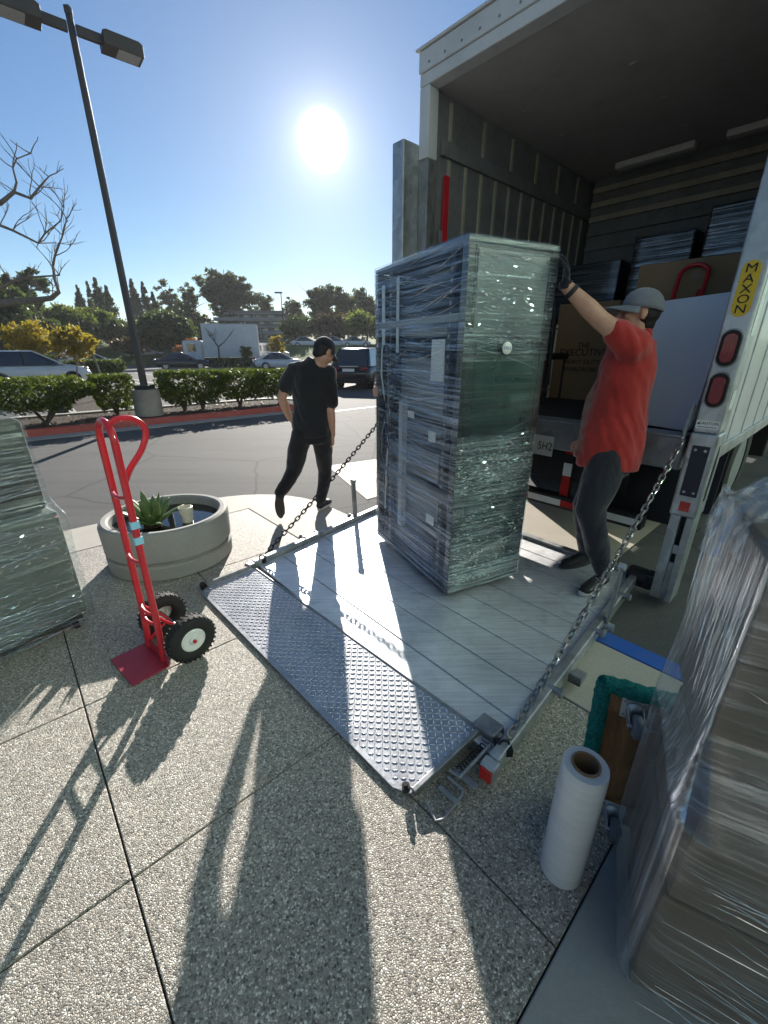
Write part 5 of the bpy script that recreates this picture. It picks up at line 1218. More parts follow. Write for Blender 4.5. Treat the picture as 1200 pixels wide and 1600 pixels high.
# ================================================================== foliage
def leafmesh(name, pts, size, mat, parent, seed, up=.3, asp=1.7):
    r = np.random.default_rng(seed); n = len(pts); P_ = np.asarray(pts, dtype=np.float64)
    a = r.normal(size=(n, 3)); a[:, 2] += up; a /= np.linalg.norm(a, axis=1)[:, None]
    b = r.normal(size=(n, 3)); b -= a*(a*b).sum(1)[:, None]; b /= np.linalg.norm(b, axis=1)[:, None]; c = np.cross(a, b)
    s = size*r.uniform(.6, 1.25, n)[:, None]
    V_ = np.stack([P_ - b*s*asp*.5, P_ - c*s*.42, P_ + b*s*asp*.5, P_ + c*s*.42], 1).reshape(-1, 3) - np.array(wloc(parent))
    me = bpy.data.meshes.new(name); me.vertices.add(n*4); me.vertices.foreach_set('co', V_.ravel())
    me.loops.add(n*4); me.loops.foreach_set('vertex_index', np.arange(n*4)); me.polygons.add(n); me.polygons.foreach_set('loop_start', np.arange(n)*4)
    me.update(calc_edges=True); me.materials.append(mat); return link(name, me, parent)
def clumps(c, r, nclump, per, cr, seed, bias=.45, lobes=None):
    g = np.random.default_rng(seed); out = []
    for k in range(nclump):
        d = g.normal(size=3); d /= np.linalg.norm(d); t = g.uniform(0, 1)**bias
        q = np.array(c) + d*np.array(r)*t; s = cr*g.uniform(.55, 1.25)
        p = g.normal(size=(per, 3)); p /= np.linalg.norm(p, axis=1)[:, None]; p *= (g.uniform(0, 1, (per, 1))**.5)*s; p[:, 2] *= .7
        out.append(q + p)
    return np.concatenate(out)
def tree(name, label, base, h, cw, ctr=.62, crv=.45, mat=None, n=(60, 40), leaf=.22, bark=BARK, seed=1, group=None, lean=0, cat='tree', kind='round', trunk_r=None):
    base = Vector(base); T = thing(name, label, cat, base, 0, group); g = random.Random(seed)
    tr = trunk_r or max(.05, h*.018); tops = base + Vector((lean, 0, h*.9)); pts = [base.lerp(tops, k/6) + Vector((g.uniform(-1,1)*h*.012, g.uniform(-1,1)*h*.012, 0)) for k in range(7)]; pts[0] = base - Vector((0,0,.15))
    m = MB(); m.tube(pts, [tr*(1-.8*k/6) for k in range(7)], 8)
    m.build('trunk', bark, T, smooth=True)
    nb = 9 if kind != 'cone' else 0
    for i in range(nb):
        t = g.uniform(.28, .8); p = base.lerp(tops, t); a = g.uniform(0, 6.28); L_ = cw*g.uniform(.28, .48)
        e = p + Vector((math.cos(a)*L_, math.sin(a)*L_, L_*g.uniform(.3, .9)))
        m = MB(); m.tube([p, p.lerp(e, .5) + Vector((0,0,L_*.06)), e], [tr*.4, tr*.25, tr*.08], 6); m.build('limb', bark, T, smooth=True)
    if kind == 'cone':
        P_ = []; gg = np.random.default_rng(seed)
        for k in range(int(n[0]*1.4)):
            t = gg.uniform(0, 1)**.8; z = h*(.10 + .9*t); r = cw*.5*(1-t)**.9*gg.uniform(.3, 1.1) + .03; a = gg.uniform(0, 6.28)
            q = np.array([base.x + math.cos(a)*r + lean*t, base.y + math.sin(a)*r, base.z + z]); p = gg.normal(size=(n[1]+16, 3))*np.array([.5, .5, .6])*cw*.2*(1.12-t); P_.append(q+p)
        P_ = np.concatenate(P_)
        leaf *= 1.5
    elif kind == 'gum':
        gg = np.random.default_rng(seed); P_ = []
        for k in range(9):
            a = gg.uniform(0, 6.28); rr = cw*gg.uniform(.05, .33); z = h*gg.uniform(.30, .84)
            P_.append(clumps((base.x+math.cos(a)*rr+lean, base.y+math.sin(a)*rr, base.z+z), (cw*.25, cw*.25, h*.17), max(6, n[0]//5), n[1]+14, cw*.10, seed*10+k))
        P_ = np.concatenate(P_)
    else:
        P_ = clumps((base.x+lean, base.y, base.z+h*ctr), (cw*.46, cw*.46, h*crv*.86), int(n[0]*1.5), n[1]+10, cw*.15, seed)
    leafmesh('crown', P_, leaf, mat or L_MID, T, seed)
    return T
def px_tree(name, label, x, ytop, wpx, Y, zb, kind, mat, seed, n=(60, 40), leaf=None, group=None, ctr=.58, crv=.46, bark=BARK):
    b_ = atY(x, HZY, Y); top = atY(x, ytop, Y).z; k = (Y/math.cos(PITCH))/FPX
    return tree(name, label, (b_.x, Y, zb), top - zb, wpx*k*1.02, ctr, crv, mat, n, leaf or wpx*k*.045, bark, seed, group, kind=kind)
GB = 'trees on the hill behind the car park'
far = [ # name, label, x, y top, width px, Y, base z, kind, material, clumps
 ('conifer', 'small dark conifer left of the lamp pole, first of the row', 144, 446, 24, 88, 2.4, 'cone', L_DARK, (70, 34)),
 ('conifer', 'thin conifer second in the row left of the lamp pole', 160, 440, 20, 90, 2.4, 'cone', L_DARK, (60, 34)),
 ('conifer', 'tallest conifer in the row left of the lamp pole', 173, 435, 30, 86, 2.4, 'cone', L_DARK, (80, 36)),
 ('conifer', 'dark conifer right against the left side of the lamp pole', 187, 447, 26, 84, 2.4, 'cone', L_DARK, (70, 34)),
 ('conifer', 'narrow tall conifer just right of the lamp pole', 226, 437, 26, 88, 2.4, 'cone', L_EUC, (80, 36)),
 ('conifer', 'middle conifer of the three right of the lamp pole', 242, 441, 24, 90, 2.4, 'cone', L_DARK, (70, 34)),
 ('conifer', 'short conifer third to the right of the lamp pole', 254, 456, 22, 86, 2.4, 'cone', L_DARK, (60, 34)),
 ('gum_tree', 'dense twin gum tree left of the tallest gum tree', 281, 435, 42, 92, 2.6, 'gum', L_EUC, (84, 40)),
 ('gum_tree', 'low loose gum tree touching the left of the tallest gum tree', 312, 443, 42, 90, 2.6, 'gum', L_EUC, (84, 36)),
 ('gum_tree', 'tallest gum tree with a wide billowing crown on the hill', 365, 407, 62, 92, 2.8, 'gum', L_EUC, (150, 46)),
 ('gum_tree', 'small airy gum tree standing alone above the terraced building', 419, 449, 36, 96, 3, 'gum', L_EUC, (56, 32)),
 ('gum_tree', 'gum tree at the left end of the grove behind the walking person', 462, 456, 36, 95, 3, 'gum', L_EUC, (84, 40)),
 ('gum_tree', 'tall gum tree in the grove above the walking person', 500, 442, 50, 92, 3, 'gum', L_EUC, (112, 42)),
 ('gum_tree', 'gum tree in the grove between the walking person and the rack', 538, 450, 48, 96, 3, 'gum', L_EUC, (112, 42)),
 ('gum_tree', 'gum tree of the grove right beside the rack edge', 574, 443, 48, 94, 3, 'gum', L_EUC, (112, 42)),
 ('broad_tree', 'dark shadowy tree at the far left edge of the photo', 8, 430, 90, 46, .1, 'round', L_DARK, (110, 46)),
 ('broad_tree', 'dark tree behind the bare branches at the left', 48, 410, 74, 52, .4, 'gum', L_DARK, (110, 44)),
 ('broad_tree', 'mid green leafy tree left of the conifers', 116, 478, 74, 58, 1.0, 'round', L_MID, (100, 42)),
 ('broad_tree', 'soft green rounded tree below the conifers', 152, 480, 62, 62, 1.6, 'round', L_MID, (100, 42)),
 ('broad_tree', 'dull brown green tree behind the lamp pole', 196, 500, 60, 64, 1.8, 'round', L_DARK, (90, 40)),
 ('broad_tree', 'glossy dark magnolia right of the lamp pole', 264, 488, 74, 56, .9, 'round', L_DARK, (130, 46)),
 ('broad_tree', 'reddish brown scrubby tree behind the lamp pole base', 205, 528, 44, 55, .7, 'round', L_BRN, (60, 36)),
 ('broad_tree', 'brownish leafless looking tree left of the terraced building', 318, 492, 44, 75, 2.3, 'round', L_BRN, (40, 24)),
 ('broad_tree', 'low dark bush tree under the grove, left end', 468, 492, 52, 72, 2.2, 'round', L_DARK, (70, 38)),
 ('broad_tree', 'low brown bush tree under the grove, middle', 515, 488, 56, 74, 2.2, 'round', L_BRN, (70, 38)),
 ('broad_tree', 'low olive bush tree under the grove by the rack', 566, 486, 58, 72, 2.2, 'round', L_MID, (70, 38)),
 ('broad_tree', 'dark tree mass low behind the yellow trees', 88, 500, 66, 50, .1, 'round', L_DARK, (90, 40)),
]
for i, (nm, lab, x, yt, wp_, Y, zb, kd, mt, n_) in enumerate(far): px_tree(nm, lab, x, yt, wp_, Y, zb, kd, mt, 100+i, n_, group=GB)
# taller wood running on behind the truck and out of frame to the left
for i, (x, Y, h, wd) in enumerate([(8, 84, 14, 9), (17, 90, 15, 10), (27, 88, 13, 9), (38, 95, 15, 11), (-62, 70, 12, 10), (-72, 78, 13, 10), (-84, 74, 12, 11)]):
    tree('gum_tree', ('gum tree hidden behind the rack, nearest the walking person', 'gum tree hidden behind the left part of the truck', 'gum tree hidden behind the middle of the truck', 'gum tree hidden behind the truck load on the far right', 'dark tree out of sight past the left edge, nearest one', 'dark tree out of sight past the left edge, middle one', 'dark tree out of sight past the left edge, farthest one')[i], (x, Y, 2.6), h, wd, mat=L_EUC if i < 4 else L_DARK, n=(60, 34), leaf=.4, seed=300+i, group=('grove behind the truck', 'wood to the left')[i > 3], kind='gum' if i < 4 else 'round')
# yellow street trees with stakes, orange trees, small trees by the lorry
for x, yt, wp_, Y, lab, mt, sd in ((52, 500, 66, 26, 'golden yellow street tree behind the left hedge, the left one of two', L_YEL, 1), (118, 507, 56, 23, 'orange tinged yellow street tree nearest the lamp pole', L_YEL, 2)):
    px_tree('street_tree', lab, x, yt, wp_, Y, .08, 'round', mt, 400+sd, (60, 32), leaf=.11, group='yellow street trees', ctr=.68, crv=.33)
for k, (x0, y0, x1, y1, Y, lab) in enumerate(((85, 550, 104, 600, 22, 'leaning wooden stake left of the nearer yellow tree'), (120, 555, 121, 600, 21, 'upright wooden stake at the nearer yellow tree trunk'), (143, 548, 172, 628, 14.2, 'long leaning wooden stake left of the lamp pole'))):
    a, b = atY(x0, y0, Y), atY(x1, y1, Y); b.z = .08; m = MB(); m.tube([b, a], [.035, .03], 8); tag(m.build('tree_stake', BARKP, None), lab, 'stake')
for x, yt, wp_, Y, lab in ((283, 540, 22, 47, 'small orange tree behind the dark sedan, the left one'), (305, 529, 28, 48, 'larger orange tree left of the white lorry')):
    px_tree('street_tree', lab, x, yt, wp_, Y, 0, 'round', L_ORG, 420+int(x), (50, 30), leaf=.16, group='orange trees', ctr=.66, crv=.36)
for x, yt, wp_, Y, mt, lab in ((385, 538, 16, 43.6, L_MID, 'thin young tree in front of the white lorry'), (433, 521, 22, 50, L_YEL, 'pale yellow young tree right of the white lorry')):
    px_tree('young_tree', lab, x, yt, wp_, Y, 0, 'round', mt, 440+int(x), (34, 26), leaf=.15, ctr=.66, crv=.34)
def bare(parent, p, d, L_, r, dep, g, mat):
    pts = [p]; q = p.copy(); dd_ = d.copy()
    for k in range(4): dd_ = (dd_ + Vector((g.uniform(-.28, .28), g.uniform(-.28, .28), g.uniform(-.12, .26)))).normalized(); q = q + dd_*L_/4; pts.append(q.copy())
    m = MB(); m.tube(pts, [r*(1-.5*k/4) for k in range(5)], 6); m.build('branch' if dep > 0 else 'twig', mat, parent, smooth=True)
    if dep == 0: return
    for k in range(3 if dep > 1 else 3):
        i = g.choice((2, 3, 4)); nd = (dd_ + Vector((g.uniform(-.9, .9), g.uniform(-.9, .9), g.uniform(-.25, .8)))).normalized(); bare(parent, pts[i], nd, L_*g.uniform(.5, .75), r*.5, dep-1, g, mat)
bt = atY(345, 575, 43); BT2 = thing('bare_tree', 'small bare dark tree against the side of the white lorry', 'tree', (bt.x, 43, 0)); g = random.Random(5)
m = MB(); m.tube([(bt.x, 43, -.1), (bt.x, 43, 1.2), (bt.x+.05, 43, 2.0)], [.10, .085, .08], 8); m.build('trunk', BARK, BT2)
for dx in (-.9, -.3, .8): bare(BT2, Vector((bt.x+.03, 43, 1.9)), Vector((dx, .1, .8)).normalized(), 1.5, .06, 1, g, BARK)
# bare tree reaching in from the left edge
Yt = 13.0; tb_ = atY(-120, 640, Yt); tb_.z = .05
BT = thing('bare_tree', 'leafless tree reaching grey branches into the left edge', 'tree', tb_); g = random.Random(8)
TW = [tb_ - Vector((0,0,.1)), Vector((tb_.x, Yt, 1.2)), Vector(atY(-105, 480, Yt)), Vector(atY(-90, 380, Yt)), Vector(atY(-80, 290, Yt))]
m = MB(); m.tube(TW, [.2, .17, .15, .11, .07], 10); m.build('trunk', BARKP, BT, smooth=True)
def pxbr(pts, r0, r1, Y=Yt, nm='limb'):
    P_ = [atY(x, y, Y + dy) for x, y, dy in pts]; m = MB(); n = len(P_); m.tube(P_, [r0 + (r1-r0)*k/(n-1) for k in range(n)], 8); m.build(nm, BARKP, BT, smooth=True); return P_
A_ = pxbr([(-105, 490, 0), (-40, 482, -.2), (0, 474, -.3), (45, 470, -.4), (80, 466, -.4), (92, 456, -.5)], .12, .05)
B_ = pxbr([(92, 456, -.5), (85, 435, -.5), (83, 415, -.5), (86, 400, -.6), (98, 368, -.6), (104, 342, -.6)], .04, .012)
C_ = pxbr([(-100, 420, 0), (-40, 400, -.1), (0, 452, -.2), (18, 440, -.2), (40, 434, -.3), (93, 430, -.3)], .08, .018)
D_ = pxbr([(-92, 372, 0), (-40, 330, -.2), (0, 318, -.4), (22, 300, -.4), (48, 310, -.5), (62, 292, -.5), (76, 276, -.5)], .07, .014)
E_ = pxbr([(22, 300, -.4), (26, 285, -.4), (20, 262, -.4), (26, 248, -.4), (48, 240, -.4)], .03, .008)
F_ = pxbr([(-90, 370, 0), (-30, 350, .2), (0, 352, .2), (20, 360, .2), (60, 380, .2), (70, 365, .2), (95, 345, .2), (100, 325, .2)], .05, .010)
for src, dp_ in ((A_, 2), (B_, 2), (C_, 2), (D_, 2), (E_, 1), (F_, 2)):
    for p in src[2:]:
        for k in range(2): bare(BT, p, Vector((g.uniform(-.6, .8), g.uniform(-.5, .5), g.uniform(.0, 1))).normalized(), g.uniform(.35, .75), .014, dp_-1, g, BARKP)

# ---- hedges: clipped shrubs
def hedge(label, cen, hx, hy, z0, z1, n, seed, stems, group, mat=L_HEDGE, leaf=.055, ax=AX, name='hedge_shrub', sh=.5):
    T = thing(name, label, 'hedge', cen, 0, group); g = np.random.default_rng(seed); c = np.array(cen); P_ = g.uniform(-1, 1, (n*2, 3))
    # keep points near the clipped surface, with uneven skin and gaps low down
    dmax = np.max(np.abs(P_), axis=1); w_ = g.uniform(0, 1, len(P_)) < np.clip((dmax-.45)/.5, .12, 1)
    low = (P_[:, 2] < -.5) & (g.uniform(0, 1, len(P_)) < (-.5-P_[:, 2])*1.5); P_ = P_[w_ & ~low][:n]
    hole = np.array([noise.noise((p[0]*hx*2.3+seed, p[1]*hy*2.3, p[2]*3)) for p in P_]); P_ = P_[hole > -.34]
    bul = np.array([1 + .09*noise.noise((p[0]*hx*1.6+seed, p[1]*hy*1.6, p[2]*1.5+3)) for p in P_])[:, None]; tp = (1 - .25*np.clip(-P_[:, 2:3], 0, 1)); rr = 1 - .12*np.clip(P_[:, 2:3], 0, 1)**4
    Q = np.stack([P_[:, 0]*hx, P_[:, 1]*hy, P_[:, 2]*(z1-z0)/2], 1)*bul; Q[:, :2] *= tp*rr; Q[:, 2] += (z0+z1)/2
    ca, sa = math.cos(ax), math.sin(ax); W_ = np.stack([c[0] + Q[:, 0]*ca - Q[:, 1]*sa, c[1] + Q[:, 0]*sa + Q[:, 1]*ca, c[2] + Q[:, 2]], 1)
    leafmesh('crown', W_, leaf, mat, T, seed, .5)
    gr = random.Random(seed)
    for s in stems:
        o = Vector(cen) + Vector((ca*s*hx, sa*s*hx, 0))
        for k in range(4):
            a = gr.uniform(0, 6.28); e = o + Vector((math.cos(a)*hx*.35, math.sin(a)*hy*.5, (z0+z1)/2*gr.uniform(.8, 1.3))); m = MB(); m.tube([o - Vector((0,0,.05)), o.lerp(e, .45) + Vector((0,0,.05)), e], [.04, .028, .012], 6); m.build('stem', BARK, T, smooth=True)
    return T
HG = 'clipped hedges along the red kerb'
def hv(u, v=-11.85): return tw(v, u, .10)
hedge('broad clipped hedge at the left edge behind the wrapped bundle', hv(-.5), 2.05, .62, .22, .92, 14000, 51, (-.5, .1, .55), HG)
hedge('low broken piece of hedge further out at the left edge', hv(-4.4), 1.5, .6, .2, .9, 7000, 56, (-.3, .4), HG)
hedge('small round shrub between the left hedge and the lamp plinth', hv(2.05, -12.1), .42, .45, .12, .92, 3600, 52, (0,), HG)
hedge('clipped hedge just right of the lamp plinth', hv(3.75, -11.75), .72, .6, .16, .98, 7000, 53, (-.3, .35), HG)
hedge('middle clipped hedge between the lamp plinth and the walking person', hv(5.05, -11.75), .68, .58, .2, .96, 6500, 54, (0,), HG)
hedge('clipped hedge whose end is hidden by the walking person', hv(6.2, -11.7), .62, .56, .2, .95, 6000, 55, (.1,), HG)
HG2 = 'far hedges in the car park'
def pxh(x0, x1, y0, y1, Y, lab, seed, n=2600, mat=L_DARK):
    a, b = atY(x0, y1, Y), atY(x1, y1, Y); t = atY((x0+x1)/2, y0, Y).z; z0 = max(0, a.z)
    hedge(lab, ((a.x+b.x)/2, Y, z0), (b.x-a.x)/2, .7, 0, t-z0, n, seed, (), HG2, mat, .16, 0)
pxh(325, 391, 560, 579, 40.5, 'far hedge in front of the white lorry', 61); pxh(398, 432, 562, 577, 41.5, 'far hedge right of the white lorry', 62, 1600); pxh(236, 322, 560, 572, 48, 'far hedge behind the dark sedan', 63, 2600)
pxh(20, 84, 555, 572, 33, 'far hedge behind the white hatchback', 64, 2400, L_HEDGE); pxh(112, 192, 563, 585, 29, 'far hedge between the yellow trees and the lamp pole', 65, 3200, L_HEDGE); pxh(440, 600, 541, 547, 64, 'long dark hedge on top of the lawn bank', 66, 4200, L_DARK)

# ================================================================== cars
def car(name, label, paint, kind='sedan', L_=4.6, W_=1.8, H_=1.45):
    T = thing(name, label, 'car', (0,0,0)); hw = W_/2; gr = .19
    suv = kind == 'suv'; hat = kind == 'hatch'; belt = .98 if suv else .96 if hat else .90; hood = .98 if suv else .93 if hat else .86; rear = 1.0 if suv or hat else .95
    st = [(-.5, .62, .42, .80), (-.49, .40, .78, .86), (-.47, .28, rear-.12, .93), (-.43, .24, rear-.02, .97), (-.30, .22, belt, 1), (-.1, .2, belt, 1), (.1, .2, belt, 1), (.22, .2, belt-.02, .99), (.34, .22, hood, .97), (.43, .24, hood-.10, .93), (.48, .3, hood-.22, .84), (.5, .42, hood-.32, .72)]
    m = MB(); vs_ = []; n = 14
    for fx, zb, zt, fw_ in st:
        x = fx*L_; w = hw*fw_; zt = max(zt, zb+.1); h = zt-zb
        for p in ((-.86, 0), (-.97, .12), (-1, .4), (-.985, .62), (-.95, .85), (-.84, .97), (-.4, 1.0), (.4, 1.0), (.84, .97), (.95, .85), (.985, .62), (1, .4), (.97, .12), (.86, 0)): vs_.append((x, p[0]*w, zb + p[1]*h))
    m.add(vs_, [(j*n+k, j*n+(k+1) % n, (j+1)*n+(k+1) % n, (j+1)*n+k) for j in range(len(st)-1) for k in range(n)] + [tuple(range(n))[::-1], tuple((len(st)-1)*n+k for k in range(n))])
    body = m.build('body', paint, T, smooth=True, local=True, ang=45)
    xr, xf = (-.475*L_, .20*L_) if suv else (-.46*L_, .285*L_) if hat else (-.40*L_, .25*L_); tr, tf = (-.335*L_, .06*L_) if suv else (-.34*L_, .03*L_) if hat else (-.19*L_, .02*L_)
    b = belt - .03; t = H_ - .04; wb_, wt = hw*.93, hw*.70
    lo_ = [(xr, -wb_*.9), (xr+.25, -wb_), (xf-.42, -wb_), (xf, -wb_*.62), (xf, wb_*.62), (xf-.42, wb_), (xr+.25, wb_), (xr, wb_*.9)]; hi_ = [(tr, -wt*.9), (tr+.12, -wt), (tf-.1, -wt), (tf, -wt*.88), (tf, wt*.88), (tf-.1, wt), (tr+.12, wt), (tr, wt*.9)]
    m = MB(); m.add([(x, y, b) for x, y in lo_] + [(x, y, t) for x, y in hi_], [(k, (k+1) % 8, 8+(k+1) % 8, 8+k) for k in range(8)]); m.build('windows', GLASS, T, local=True)
    m = MB(); m.add([(x, y, t-.012) for x, y in hi_] + [(x*.97, y*1.02, t+.004) for x, y in hi_] + [(x*.8, y*.75, t+.04) for x, y in hi_], [(k, (k+1) % 8, 8+(k+1) % 8, 8+k) for k in range(8)] + [(8+k, 8+(k+1) % 8, 16+(k+1) % 8, 16+k) for k in range(8)] + [tuple(range(16, 24))]); m.build('roof', paint, T, smooth='all', local=True)
    for s in (-1, 1):
        for (x0, x1) in ((xr+.02, tr+.02), (xf-.02, tf-.02)): m = MB(); m.bar((x0, s*wb_*.93, b-.02), (x1, s*wt*.96, t), .07, .05); m.build('pillar', paint, T, local=True)
        m = MB(); m.bar((-.08*L_, s*(wb_+.004), b), (-.075*L_, s*(wt+.004), t), .06, .012, up=(0,1,0)); m.build('pillar', BLK, T, local=True)
        m = MB(); m.ell((xf-.28, s*(hw+.08), b+.08), (.07, .10, .06), 10, 7); m.build('mirror', paint, T, smooth='all', local=True)
        for x in (-.08*L_, -.28*L_): m = MB(); m.box(x-.18, x-.04, s*(hw*.985)-.012, s*(hw*.985)+.012, belt-.13, belt-.10); m.build('door_handle', paint, T, local=True)
        hl = MB(); hl.ell((.452*L_, s*hw*.70, hood-.16), (.14, .16, .07), 10, 7); hl.build('headlight', RIM, T, smooth='all', local=True)
        tl2 = MB(); tl2.ell((-.482*L_, s*hw*.70, rear-.15), (.06, .20, .085), 10, 7); tl2.build('tail_light', LENS, T, smooth='all', local=True)
        for x in (-.30*L_, .31*L_):
            R0 = .36 if suv else .32; o = Vector((x, s*(hw-.10), R0-.02))
            m = MB(); m.lathe([(R0*.62, -.1), (R0*.92, -.11), (R0, -.07), (R0, .07), (R0*.92, .11), (R0*.62, .1)], 24, o, (0, s, 0), close=True); wh = m.build('wheel', RUB, T, smooth=True, local=True)
            m = MB(); m.lathe([(R0*.64, .085), (R0*.60, .095), (R0*.56, .05), (.06, .07), (0, .075)], 20, o, (0, s, 0)); m.build('rim', RIM, wh, smooth=True, local=True)
            for k in range(5):
                a = 2*math.pi*k/5; m = MB(); m.bar(o + Vector((0, s*.082, 0)), o + Vector((math.cos(a)*R0*.58, s*.09, math.sin(a)*R0*.58)), .05, .02, up=(0,1,0)); m.build('spoke', RIM, wh, local=True)
            m = MB(); m.lathe([(R0*1.0, -.16), (R0*1.12, -.16), (R0*1.12, .106), (R0*1.0, .106)], 24, o, (0, s, 0), close=True); m.build('wheel_arch', BLK, T, local=True)
    m = MB(); m.box(-.505*L_, -.488*L_, -.26, .26, .66 if not suv else .74, .78 if not suv else .86); m.build('number_plate', WHITEM, T, local=True)
    m = MB(); m.box(-.502*L_, -.46*L_, -hw*.7, hw*.7, .34, .46); m.build('rear_bumper', BLK, T, local=True, bevel=.02)
    m = MB(); m.box(.47*L_, .503*L_, -hw*.5, hw*.5, .34, .5); m.build('grille', BLK, T, local=True, bevel=.02)
    if suv:
        m = MB(); m.box(-.495*L_, -.485*L_, -.42, .42, .93, .965); m.build('chrome_trim', RIM, T, local=True)
        for s in (-1, 1): m = MB(); m.tube([(tr+.2, s*wt*.95, t+.05), (tf-.2, s*wt*.95, t+.05)], .02, 6); m.build('roof_rail', RIM, T, local=True)
    return T
P_WH = carpaint('white_paint', (.66, .66, .66), 0); P_BK = carpaint('navy_black_paint', (.012, .015, .022)); P_SV = carpaint('silver_paint', (.42, .43, .44), .6); P_DK = carpaint('charcoal_paint', (.018, .018, .022))
def park(T, x, y, ang_, label=None, z=-.02):
    T.location = (x, y, z); T.rotation_euler = (0, 0, ang_)
    if label: T['label'] = label
    return T
CG = 'cars parked in the car park'
hatW = car('parked_car', 'white hatchback at the left edge behind the clipped hedge', P_WH, 'hatch', 4.4, 1.82, 1.58); sedW = car('parked_car', 'white sedan left of the walking person', P_WH); sedB = car('parked_car', 'black sedan in the middle of the far car park', P_BK); suvB = car('parked_car', 'dark SUV seen from behind between the walking person and the rack', P_DK, 'suv', 4.7, 1.9, 1.68)
for c_ in (hatW, sedW, sedB, suvB): c_['group'] = CG
q = gp(64, 604); park(hatW, q.x-.9, q.y+1.0, AX); park(sedB, *atY(287, 575, 39.5)[:2], AX*.55); q = gp(556, 608); park(suvB, q.x+.35, q.y+2.2, rad(74))
park(sedW, *atY(437, 575, 40)[:2], rad(25)); park(copy_tree(sedW), *atY(146, 572, 40)[:2], AX, 'white sedan half hidden behind the far hedge near the lamp pole')
suvW = copy_tree(suvB); suvW['label'] = 'white SUV behind the yellow street trees'
for c_ in suvW.children:
    if c_.data and c_.data.materials and c_.data.materials[0] == P_DK: c_.data = c_.data.copy(); c_.data.materials[0] = P_WH
park(suvW, *atY(98, 575, 36)[:2], rad(8))
park(copy_tree(sedW), *atY(230, 560, 58)[:2], rad(20), 'small white car far off right of the lamp pole', .6)
for i, (x, lab) in enumerate(((525, 'far white car on the bank just above the cap brim'), (556, 'far white car on the bank above the dark SUV'), (478, 'far white car on the bank left of the walking person'))): park(copy_tree(sedW), *atY(x, 545, 69)[:2], rad(10*i), lab, 2.1)
# white lorry and van
lq = atY(363, 574, 45.5); LO = thing('lorry', 'white box lorry parked across the far car park', 'truck', (lq.x, lq.y, -.02), rad(14))
def lb(name, mat, *b, parent=LO, bevel=0): m = MB(); m.box(*b); return m.build(name, mat, parent, local=True, bevel=bevel)
lb('cargo_box', TRUCKW, -2.35, 2.9, -1.2, 1.2, .95, 4.0, bevel=.04); lb('chassis', BLK, -4.0, 2.8, -.5, .5, .55, .9); cb_ = lb('cab', TRUCKW, -4.3, -2.5, -1.05, 1.05, .55, 2.5, bevel=.15); lb('window', GLASS, -3.9, -3.1, -1.058, -1.051, 1.5, 2.2, parent=cb_); lb('windscreen', GLASS, -4.306, -4.301, -.9, .9, 1.5, 2.2, parent=cb_)
for z in (.96, 3.95): lb('trim_rail', ALUFR, -2.36, 2.91, -1.215, -1.201, z, z+.09)
for x in (-3.5, 1.6):
    for s in (-1, 1): m = MB(); m.lathe([(.2, -.14), (.4, -.14), (.45, -.08), (.45, .08), (.4, .14), (.2, .14)], 20, (x, s*.95, .45), (0, 1, 0)); m.build('wheel', RUB, LO, local=True, smooth=True)
vq = atY(421, 573, 52); VN = thing('van', 'silver grey van right of the white lorry', 'van', (vq.x, vq.y, .1), rad(10))
m = MB(); m.prism([(x, -.95, z) for x, z in ((-2.4, .4), (-2.4, 2.1), (-2.2, 2.35), (1.2, 2.35), (1.75, 1.45), (2.45, 1.2), (2.5, .4))], (0, 1.9, 0)); m.build('body', P_SV, VN, local=True, bevel=.08)
m = MB(); m.box(-2.0, -.6, -.957, -.951, 1.4, 2.05); m.build('window', GLASS, VN, local=True); m = MB(); m.box(-.4, .9, -.957, -.951, 1.4, 2.05); m.build('window', GLASS, VN, local=True)
for x in (-1.6, 1.6):
    for s in (-1, 1): m = MB(); m.lathe([(.15, -.1), (.3, -.1), (.34, -.06), (.34, .06), (.3, .1), (.15, .1)], 18, (x, s*.85, .34), (0, 1, 0)); m.build('wheel', RUB, VN, local=True, smooth=True)

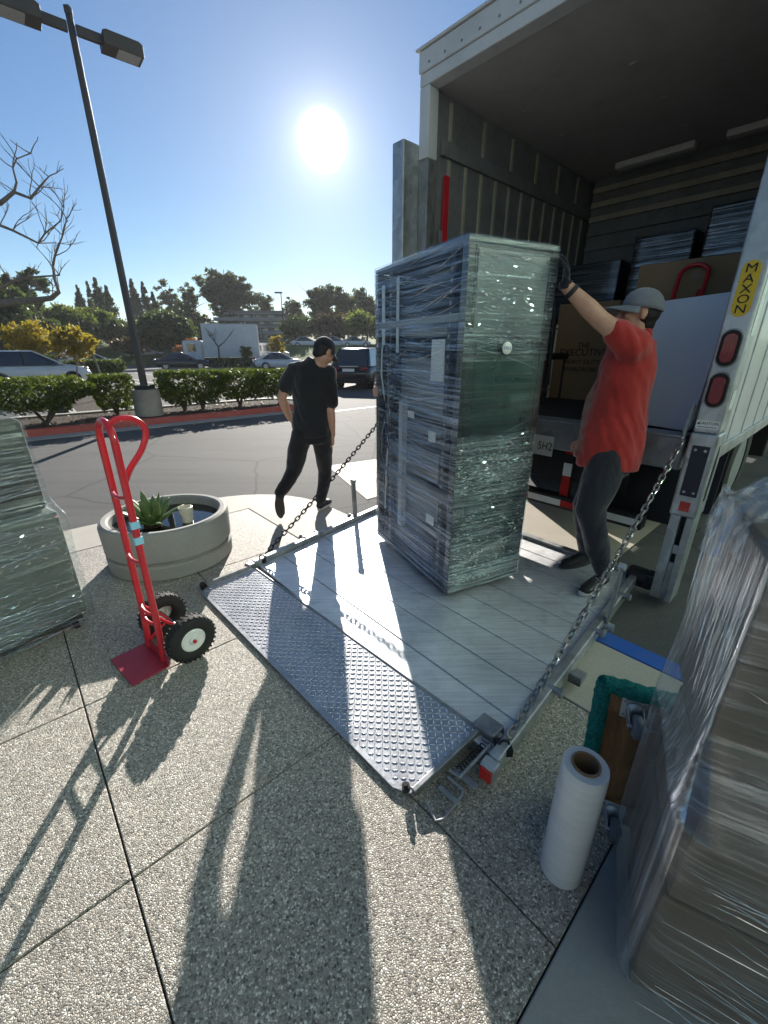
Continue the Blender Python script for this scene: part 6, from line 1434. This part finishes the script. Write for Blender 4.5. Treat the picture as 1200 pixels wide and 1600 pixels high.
# ================================================================== terraced building on the hill
tc0 = atY(312, 540, 84); tc1 = atY(458, 540, 84); BW = tc1.x - tc0.x
TB = thing('terraced_building', 'long brown grey terraced building of stacked decks on the hill', 'building', ((tc0.x+tc1.x)/2, 84, 2.4))
WALLT = M('terrace_wall', (.20, .17, .145), .8, 0, .25, .5, .2, 6); DECK = M('terrace_deck', (.34, .31, .28), .8, 0, .2, .6)
zt0 = 2.2; lv_ = 5; hh = (atY(380, 486, 84).z - zt0)/lv_
for k in range(lv_):
    x0 = tc0.x + BW*(.0, .02, .05, .12, .22)[k]; x1 = tc1.x - BW*(0, .0, .04, .06, .12)[k]; y0 = 84 + 1.0*k; z0 = zt0 + hh*k
    m = MB(); m.box(x0+.6, x1-.6, y0+.9, y0+4, z0, z0+hh-.2); wl_ = m.build('storey', WALLT, TB)
    m = MB(); m.box(x0, x1, y0, y0+4.5, z0+hh-.2, z0+hh); m.build('deck', DECK, TB)
    m = MB(); m.box(x0, x1, y0-.01, y0+.12, z0+hh+.001, z0+hh+.4); m.build('parapet', DECK if k % 2 else WALLT, TB)
    nw = int((x1-x0)/2.6)
    for j in range(nw):
        xx = x0 + 1.1 + j*(x1-x0-2)/nw
        if RN.random() < .8: m = MB(); m.box(xx, xx+RN.uniform(.9, 1.7), y0+.85, y0+.895, z0+.45, z0+hh-.35); m.build('window', GLASS, wl_)
        if j % 2 == 0: m = MB(); m.box(xx-.35, xx-.1, y0+.15, y0+.4, z0, z0+hh-.205); m.build('column', DECK, TB)
lpq = atY(447, 560, 70); FL_ = thing('street_lamp', 'distant thin car park lamp left of the walking person', 'street lamp', (lpq.x, 70, 2))
m = MB(); m.tube([(lpq.x, 70, 1.9), (lpq.x, 70, 9.6)], [.09, .06], 6); m.build('pole', POLE, FL_); m = MB(); m.box(lpq.x-.9, lpq.x+.2, 69.8, 70.2, 9.61, 9.8); m.build('lamp_head', POLE, FL_)
# fallen leaves on the mulch
g = np.random.default_rng(3); n = 1500; uu = g.uniform(-8, 6.5, n); vv = g.uniform(-12.8, -10.75, n); P_ = np.stack([[*tw(v, u, .092 + RN.uniform(0, .02))] for v, u in zip(vv, uu)])
lt = thing('leaf_litter', None, None); lt['kind'] = 'stuff'; leafmesh('fallen_leaves', P_, .035, L_BRN, lt, 4, 2.0)['kind'] = 'stuff'

# ================================================================== thin afternoon haze
m = MB(); m.box(-255, 195, -12, 318, -1.1, 24); hz_ = m.build('haze', None); hz_.data.materials.clear(); hz_['kind'] = 'stuff'
hm = bpy.data.materials.new('haze_air'); hm.use_nodes = True; hn_ = hm.node_tree; hn_.nodes.clear(); ho = hn_.nodes.new('ShaderNodeOutputMaterial'); hv_ = hn_.nodes.new('ShaderNodeVolumePrincipled')
hv_.inputs['Color'].default_value = (.86, .90, .95, 1); hv_.inputs['Density'].default_value = .0003; hv_.inputs['Anisotropy'].default_value = .35; hn_.links.new(hv_.outputs[0], ho.inputs['Volume']); hz_.data.materials.append(hm)
